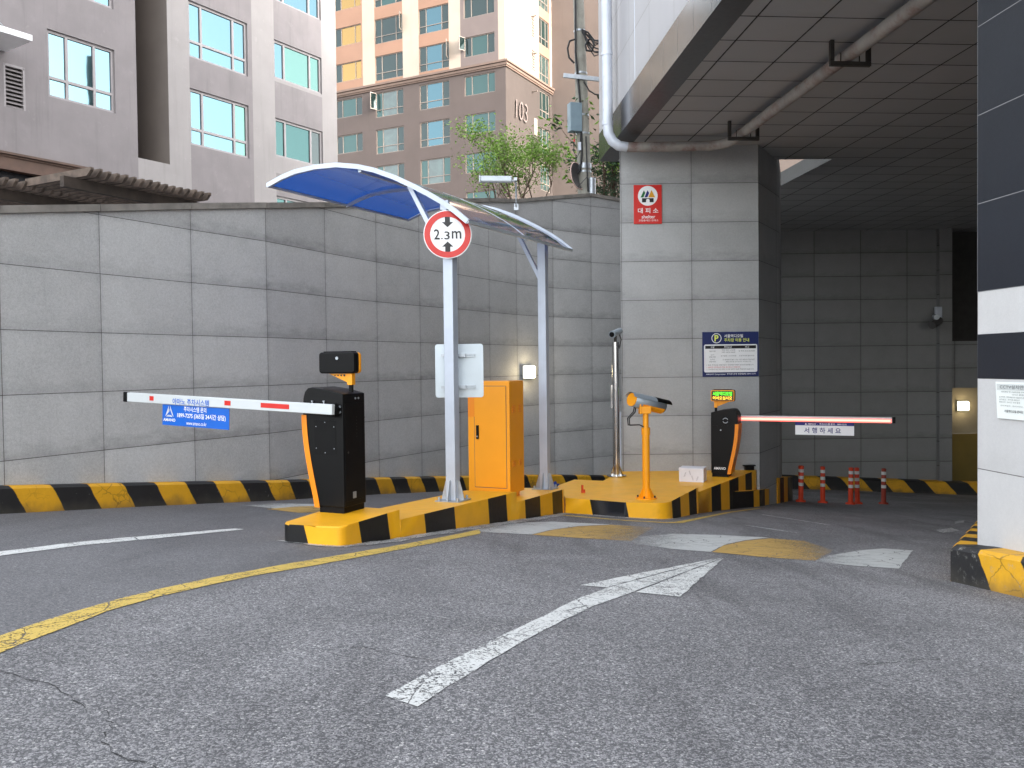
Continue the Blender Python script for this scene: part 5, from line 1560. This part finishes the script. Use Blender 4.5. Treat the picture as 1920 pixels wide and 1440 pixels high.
def tq(P, Q, mb): mb.quad(P + Vector((0, 0, -3)), Q + Vector((0, 0, -3)), Q + Vector((0, 0, TT)), P + Vector((0, 0, TT)))
bk = Vector((TR[0], TR[1], 0))
tq(W0, W0 + wd_ * 34, m); tq(W0 + wd_ * 34, W0 + wd_ * 34 + bk * 10, m); tq(W0 + wd_ * 34 + bk * 10, W0 + bk * 10 - wd_ * 24, m)
c0 = Vector((TC[0], TC[1], 0)); tq(W0 + bk * 10 - wd_ * 24, c0 - wd_ * 24, m)
m.add([c0 + Vector((0, 0, TT)), W0 + Vector((0, 0, TT)), W0 + wd_ * 34 + Vector((0, 0, TT)), W0 + wd_ * 34 + bk * 10 + Vector((0, 0, TT)), W0 + bk * 10 - wd_ * 24 + Vector((0, 0, TT)), c0 - wd_ * 24 + Vector((0, 0, TT))], [(0, 1, 2, 3, 4, 5)])
m.build("rear_wing", A['wing'], tw)
m = MB()
TFv, TFnv, TRv, TRnv = (Vector((v[0], v[1], 0)) for v in (TF, TFn, TR, TRn))
for z, hh, pr_ in ((22.30, .10, .10), (22.43, .15, .17), (22.62, .13, .26)):
    m.obox(c0 + TFv * 12 + TFnv * pr_ / 2 - TFv * (pr_ / 2) + Vector((0, 0, z)), TFv * (12 + pr_ / 2), TFnv * pr_ / 2, (0, 0, hh / 2 + .01))
    m.obox(c0 + TRv * 3.775 + TRnv * pr_ / 2 + Vector((0, 0, z + .001)), TRv * 3.775, TRnv * (pr_ / 2 - .001), (0, 0, hh / 2 + .008))
m.build("cornice", A['cornice'], tw)
rw = random.Random(5)
for ci, k_, r_ in wl:
    g_ = A['glass_teal'] if k_ <= 0 else A['glass_dark']
    if ci == 1 and k_ in (0, -1, 1, 2, 3): g_ = [A['glass_dark'], A['glass_sky'], A['glass_dark']]
    elif ci == 1: g_ = [A['glass_teal'], A['glass_curtain'], A['glass_teal']]
    elif ci == 3 and k_ >= 1: g_ = [A['glass_sunglow'], A['glass_sunglow'], A['glass_dark']]
    elif ci == 2 and k_ < 1: g_ = [A['glass_dark'], A['glass_curtain'], A['glass_teal']]
    elif rw.random() < .4: g_ = [A['glass_dark'], A['glass_teal'], A['glass_dark']]
    f = window(tw, TC, TF, TFn, r_, (0.24, 0.76), .30 if ci in (1, 2) else None, g_, A['winframe2'], fr=.055)
    if (ci, k_) in ((2, 2), (1, 1), (0, 1), (2, 0)):
        u_ = r_[0] if ci in (2, 1) and k_ != 0 else r_[1]
        m = MB(); hh = (r_[3] - r_[2]) * .34
        cpt = c0 + TFv * u_ + TFnv * .28 + Vector((0, 0, r_[3] - hh))
        dv = (TFnv * .26 + TFv * (.10 if u_ == r_[1] else -.10)); pv = dv.cross(Vector((0, 0, 1))).normalized() * .02
        m.obox(cpt, dv * .82, pv * .5, (0, 0, hh * .88), 1)
        for q_ in (-1, 1):
            m.obox(cpt + dv * .91 * q_, dv * .09, pv, (0, 0, hh)); m.obox(cpt + Vector((0, 0, hh * .94 * q_)), dv * .82, pv, (0, 0, hh * .06))
        m.build("open_sash", [A['winframe2'], A['glass_dark']], f)
for r_ in rh: window(tw, TC, TR, TRn, r_, (0.3, 0.7), .28, A['glass_teal'] if rw.random() < .6 else A['glass_curtain'], A['winframe2'], fr=.07)
m = MB()
for zb in (23.3, 28.5, 25.8):
    for k_ in range(8):
        m.obox(c0 + TRv * 4.35 + TRnv * .03 + Vector((0, 0, zb + .2 * k_)), TRv * .22, TRnv * .03, (0, 0, .05))
m.build("louvre_vent", A['winframe2'], tw)
m = MB()
for zb in (21.6, 24.4, 27.15, 29.9): m.tube([c0 + TRv * 4.1 + Vector((0, 0, zb)), c0 + TRv * 4.1 + TRnv * .45 + Vector((0, 0, zb - .02))], .06, 8)
m.obox(c0 + TRv * 4.6 + TRnv * .02 + Vector((0, 0, 19.1)), TRv * .22, TRnv * .02, (0, 0, .62), 1)
m.build("flue_pipe", [A['winframe2'], A['cream']], tw)
L = Letters()
L.add("103", c0 + TRv * 2.2 + TRnv * .12 + Vector((0, 0, 19.65)), TRv, Vector((0, 0, 1)), width=1.9, height=1.35, shear=.12, bold=-.012)
L.add("103", c0 + TRv * 2.24 + TRnv * .03 + Vector((0, 0, 19.60)), TRv, Vector((0, 0, 1)), 1, width=1.9, height=1.35, shear=.12, bold=-.012)  # dark offset copy standing in for the shadow of the figures
L.build([A['taupe'], A['hanger']], tw, name="number_with_shadow")

# ------------------------------------------------------------------ utility pole
up = thing("utility_pole", "weathered concrete utility pole with cables and a grey box behind the wall", "utility pole", (2.07, 23.7, 3.5))
m = MB(); m.tube([(2.10, 23.7, 2.5), (2.075, 23.7, 6.06), (1.95, 23.7, 11.3), (1.88, 23.7, 14.5)], [.21, .195, .145, .12], 20); m.build("pole", A['poleconc'], up)
m = MB()
for z, r_ in ((6.55, .2), (6.75, .2), (7.6, .19), (8.1, .185), (9.25, .175), (10.4, .165)):
    x = 2.075 - .0239 * (z - 6.06) ; m.tube([(x, 23.7, z), (x, 23.7, z + .05)], r_, 20)
m.tube([(2.062, 23.7, 6.66), (2.06, 23.7, 6.80)], .205, 20)
m.build("steel_band", A['galv'], up)
m = MB()
m.box((1.80, 23.52, 8.02), (.34, .26, .78), rz=.3); m.build("meter_box", A['boxgrey'], up, bevel=.015)
m = MB(); m.beam((1.50, 23.5, 9.17), (2.75, 23.5, 9.02), .07, .11); m.build("cross_arm", A['galv'], up)
m = MB()
m.tube([(1.86, 23.5, 12.5), (1.84, 23.5, 9.8), (1.90, 23.5, 9.0), (1.97, 23.48, 8.2), (1.98, 23.48, 7.0), (1.93, 23.48, 6.6), (1.86, 23.48, 6.5)], .03, 8)
m.tube([(1.84, 23.5, 10.15), (1.68, 23.5, 10.1), (1.62, 23.5, 9.9), (1.66, 23.5, 9.65), (1.80, 23.5, 9.5)], .026, 8)
m.tube([(1.78, 23.45, 7.62), (1.76, 23.45, 7.1), (1.84, 23.45, 6.9), (1.93, 23.45, 7.1), (1.95, 23.45, 7.6)], .013, 6)
m.tube([(2.10, 23.48, 7.5), (2.12, 23.48, 6.8), (2.14, 23.48, 6.0)], .02, 6)
m.tube([(2.06, 23.5, 9.0), (2.20, 23.5, 8.75), (2.36, 23.5, 8.65), (2.6, 23.5, 8.6)], .02, 6)
for i in range(9):
    z = 10.05 + random.uniform(-.3, .35)
    m.tube([(2.02, 23.52, 10.45 + random.uniform(-.15, .1)), (2.18, 23.45 + random.uniform(-.1, .1), z + .15), (2.34, 23.42, z - random.uniform(0, .25)), (2.75, 23.4, z - .05 + random.uniform(-.2, .2))], .019, 6)
m.tube([(2.19, 23.40, 10.1), (2.10, 23.40, 9.95), (2.13, 23.4, 9.8), (2.27, 23.4, 9.78), (2.34, 23.4, 9.95), (2.28, 23.4, 10.1), (2.19, 23.40, 10.1)], .03, 8)
m.build("cables", A['cable'], up)
m = MB(); m.box((1.92, 23.46, 7.23), (.08, .06, .22)); m.build("junction_box", A['pipe'], up)
m = MB(); m.tube([(1.78, 23.45, 7.35), (1.77, 23.45, 7.42)], .022, 8); m.build("tag", A['red'], up)
m = MB(); m.tube([(2.26, 23.55, 5.7), (2.26, 23.55, 6.38)], .10, 16); m.build("cable_sleeve", A['galv'], up)
m = MB()
dc = Vector((1.86, 23.42, 6.42)); dn = Vector((0.80, -0.55, 0.12)).normalized(); du_ = dn.orthogonal().normalized(); dw = dn.cross(du_)
rings = []
for i in range(6):
    r_ = .37 * i / 5
    rings.append([dc + (du_ * math.cos(a) + dw * math.sin(a)) * r_ - dn * (.09 * (1 - (i / 5) ** 2)) for a in [2 * math.pi * k_ / 28 for k_ in range(28)]])
vs = [p_ for r_ in rings for p_ in r_]
m.add(vs, [(i * 28 + k_, i * 28 + (k_ + 1) % 28, (i + 1) * 28 + (k_ + 1) % 28, (i + 1) * 28 + k_) for i in range(5) for k_ in range(28)], 0, None, True)
m.tube([dc + du_ * -.0 + dn * .0 - Vector((0, 0, .3)), dc + dn * .30 - Vector((0, 0, .1))], .012, 6, 0)
m.build("satellite_dish", A['dish'], up)
m = MB(); m.tube([rings[5][k_ % 28] for k_ in range(29)], .014, 6); m.build("dish_rim", A['dishrim'], up)

# ------------------------------------------------------------------ trees
def leaf_mesh(mb, pts, size, rnd, asp=2.0, mi_n=2):
    for c_, sp in pts:
        d = Vector((rnd.uniform(-1, 1), rnd.uniform(-1, 1), rnd.uniform(-.6, .6))).normalized()
        s_ = size * rnd.uniform(.6, 1.3)
        o_ = d.orthogonal().normalized()
        q_ = Matrix.Rotation(rnd.uniform(0, 6.28), 3, d) @ o_
        a = c_ - d * s_ * .5; b = c_ + d * s_ * .5
        w_ = q_ * s_ / asp * .5
        up_ = d.cross(q_) * s_ * .12
        mb.add([a, c_ + w_ + up_, b, c_ - w_ + up_], [(0, 1, 2, 3)], rnd.randrange(mi_n))

def grow(mb, p, d, L, r, lvl, rnd, tips, spread, upb=.25):
    n = 4
    pts = [p]; rs = [r]
    for i in range(n):
        d = (d + Vector((rnd.uniform(-1, 1), rnd.uniform(-1, 1), rnd.uniform(-.5, .8) * .6)) * .16 + Vector((0, 0, upb * .12))).normalized()
        p = p + d * L / n
        pts.append(p); rs.append(r * (1 - .5 * (i + 1) / n))
    mb.tube(pts, rs, 6 if lvl > 1 else 8, 0, False)
    if lvl == 0:
        tips.append((p, d)); tips.append((pts[2], d)); return
    for k_ in range(rnd.choice((2, 3, 3))):
        ax = Vector((rnd.uniform(-1, 1), rnd.uniform(-1, 1), rnd.uniform(-.1, .5))).normalized()
        nd = (d + ax * spread).normalized()
        st_ = pts[rnd.choice((2, 3, 4))]
        grow(mb, st_, nd, L * rnd.uniform(.6, .85), rs[-1] * .85, lvl - 1, rnd, tips, spread, upb)

def tree(name, base, label, stems, L, r, lvls, seed, leaves, lsize, mats, spread=.75, clump=.22, keep=1.0, asp=2.0, zmin=None):
    rnd = random.Random(seed)
    t = thing(name, label, "tree", base)
    m = MB(); tips = []
    for dx, dy, dz in stems:
        grow(m, Vector(base) + Vector((dx * .12, dy * .12, 0)), Vector((dx, dy, dz)).normalized(), L, r, lvls, rnd, tips, spread)
    m.build("trunk", A['bark'], t)
    lf = MB(); pts = []
    for p_, d in tips:
        if rnd.random() > keep or (zmin and p_.z < zmin and rnd.random() < .88): continue
        for k_ in range(leaves):
            pts.append((p_ + Vector((rnd.gauss(0, clump), rnd.gauss(0, clump), rnd.gauss(0, clump * .75))), 0))
    leaf_mesh(lf, pts, lsize, rnd, asp, len(mats))
    lf.build("crown", mats, t)
    return t
tree("young_tree", (0.25, 24.2, 4.6), "sparse young tree with thin forked stems and light green leaves behind the wall",
     [(-.50, .1, 1), (-.15, .2, 1.2), (.20, 0, 1.15), (.48, .2, .95)], 1.42, .06, 3, 11, 80, .085, [A['leaf'], A['leaf2'], A['leaf']], spread=.80, clump=.19, keep=.58, zmin=6.3)
def conifer(base, label, H, R_, seed):
    rnd = random.Random(seed)
    t = thing("conifer_tree", label, "tree", base)
    m = MB(); m.tube([Vector(base), Vector(base) + Vector((0, 0, H * .9))], [.14, .03], 8); m.build("trunk", A['bark'], t)
    lf = MB(); pts = []
    for i in range(150):
        z = rnd.uniform(.1, 1) * H; a = rnd.uniform(0, 6.28); rr = R_ * (1 - .75 * z / H) * rnd.uniform(.35, 1.05)
        c_ = Vector(base) + Vector((math.cos(a) * rr, math.sin(a) * rr, z))
        for k_ in range(60): pts.append((c_ + Vector((rnd.gauss(0, .15), rnd.gauss(0, .15), rnd.gauss(0, .07))), 0))
    leaf_mesh(lf, pts, .10, rnd, 3.0, 2)
    lf.build("crown", [A['leafdark'], A['leafdark']], t)
conifer((3.05, 25.2, 4.3), "dark evergreen tree between the utility pole and the stone pillar", 3.6, 1.5, 4)
tree("broadleaf_tree", (2.75, 25.0, 5.0), "long-leaved green tree showing on both sides of the utility pole", [(-.28, 0, 1), (.1, 0, 1.1), (.5, .1, 1)], 1.9, .06, 2, 23, 34, .20, [A['leaf'], A['leafdark']], spread=.6, clump=.22, keep=.9, asp=2.6)

# ------------------------------------------------------------------ little repeats become parts of their own
SINGLE = {"vent_slots": "vent_slot", "flue_pipe": "flue_pipe", "steel_band": "steel_band", "screws": "screw", "anchor_bolts": "anchor_bolt",
          "clamp_bolts": "clamp_bolt", "bracket_holes": "bracket_hole", "rail": "rail", "clamp": "clamp", "cables": "cable", "door_gap": "door_gap", "door_lock": "door_lock"}
for o in list(COL.objects):
    base = o.name.split(".")[0]
    if o.type != 'MESH' or base not in SINGLE: continue
    me = o.data
    adj = {}
    par = list(range(len(me.vertices)))
    def find(i):
        while par[i] != i:
            par[i] = par[par[i]]; i = par[i]
        return i
    for e_ in me.edges:
        a, b = find(e_.vertices[0]), find(e_.vertices[1])
        par[a] = b
    # tube caps are separate vertices lying on the same points: weld by position
    pos_ = {}
    for v in me.vertices:
        key = tuple(round(c_, 4) for c_ in v.co)
        if key in pos_: par[find(v.index)] = find(pos_[key])
        else: pos_[key] = v.index
    groups = {}
    for p_ in me.polygons: groups.setdefault(find(p_.vertices[0]), []).append(p_)
    if len(groups) < 2: continue
    for gi, (k_, polys) in enumerate(groups.items()):
        idx = sorted({v for p_ in polys for v in p_.vertices}); mp = {v: i for i, v in enumerate(idx)}
        nm = bpy.data.meshes.new(SINGLE[base])
        nm.from_pydata([tuple(me.vertices[v].co) for v in idx], [], [[mp[v] for v in p_.vertices] for p_ in polys])
        for mt in me.materials: nm.materials.append(mt)
        for q_, p_ in zip(nm.polygons, polys): q_.material_index = p_.material_index; q_.use_smooth = p_.use_smooth
        n_o = bpy.data.objects.new(SINGLE[base], nm); COL.objects.link(n_o); n_o.parent = o.parent
    bpy.data.objects.remove(o)
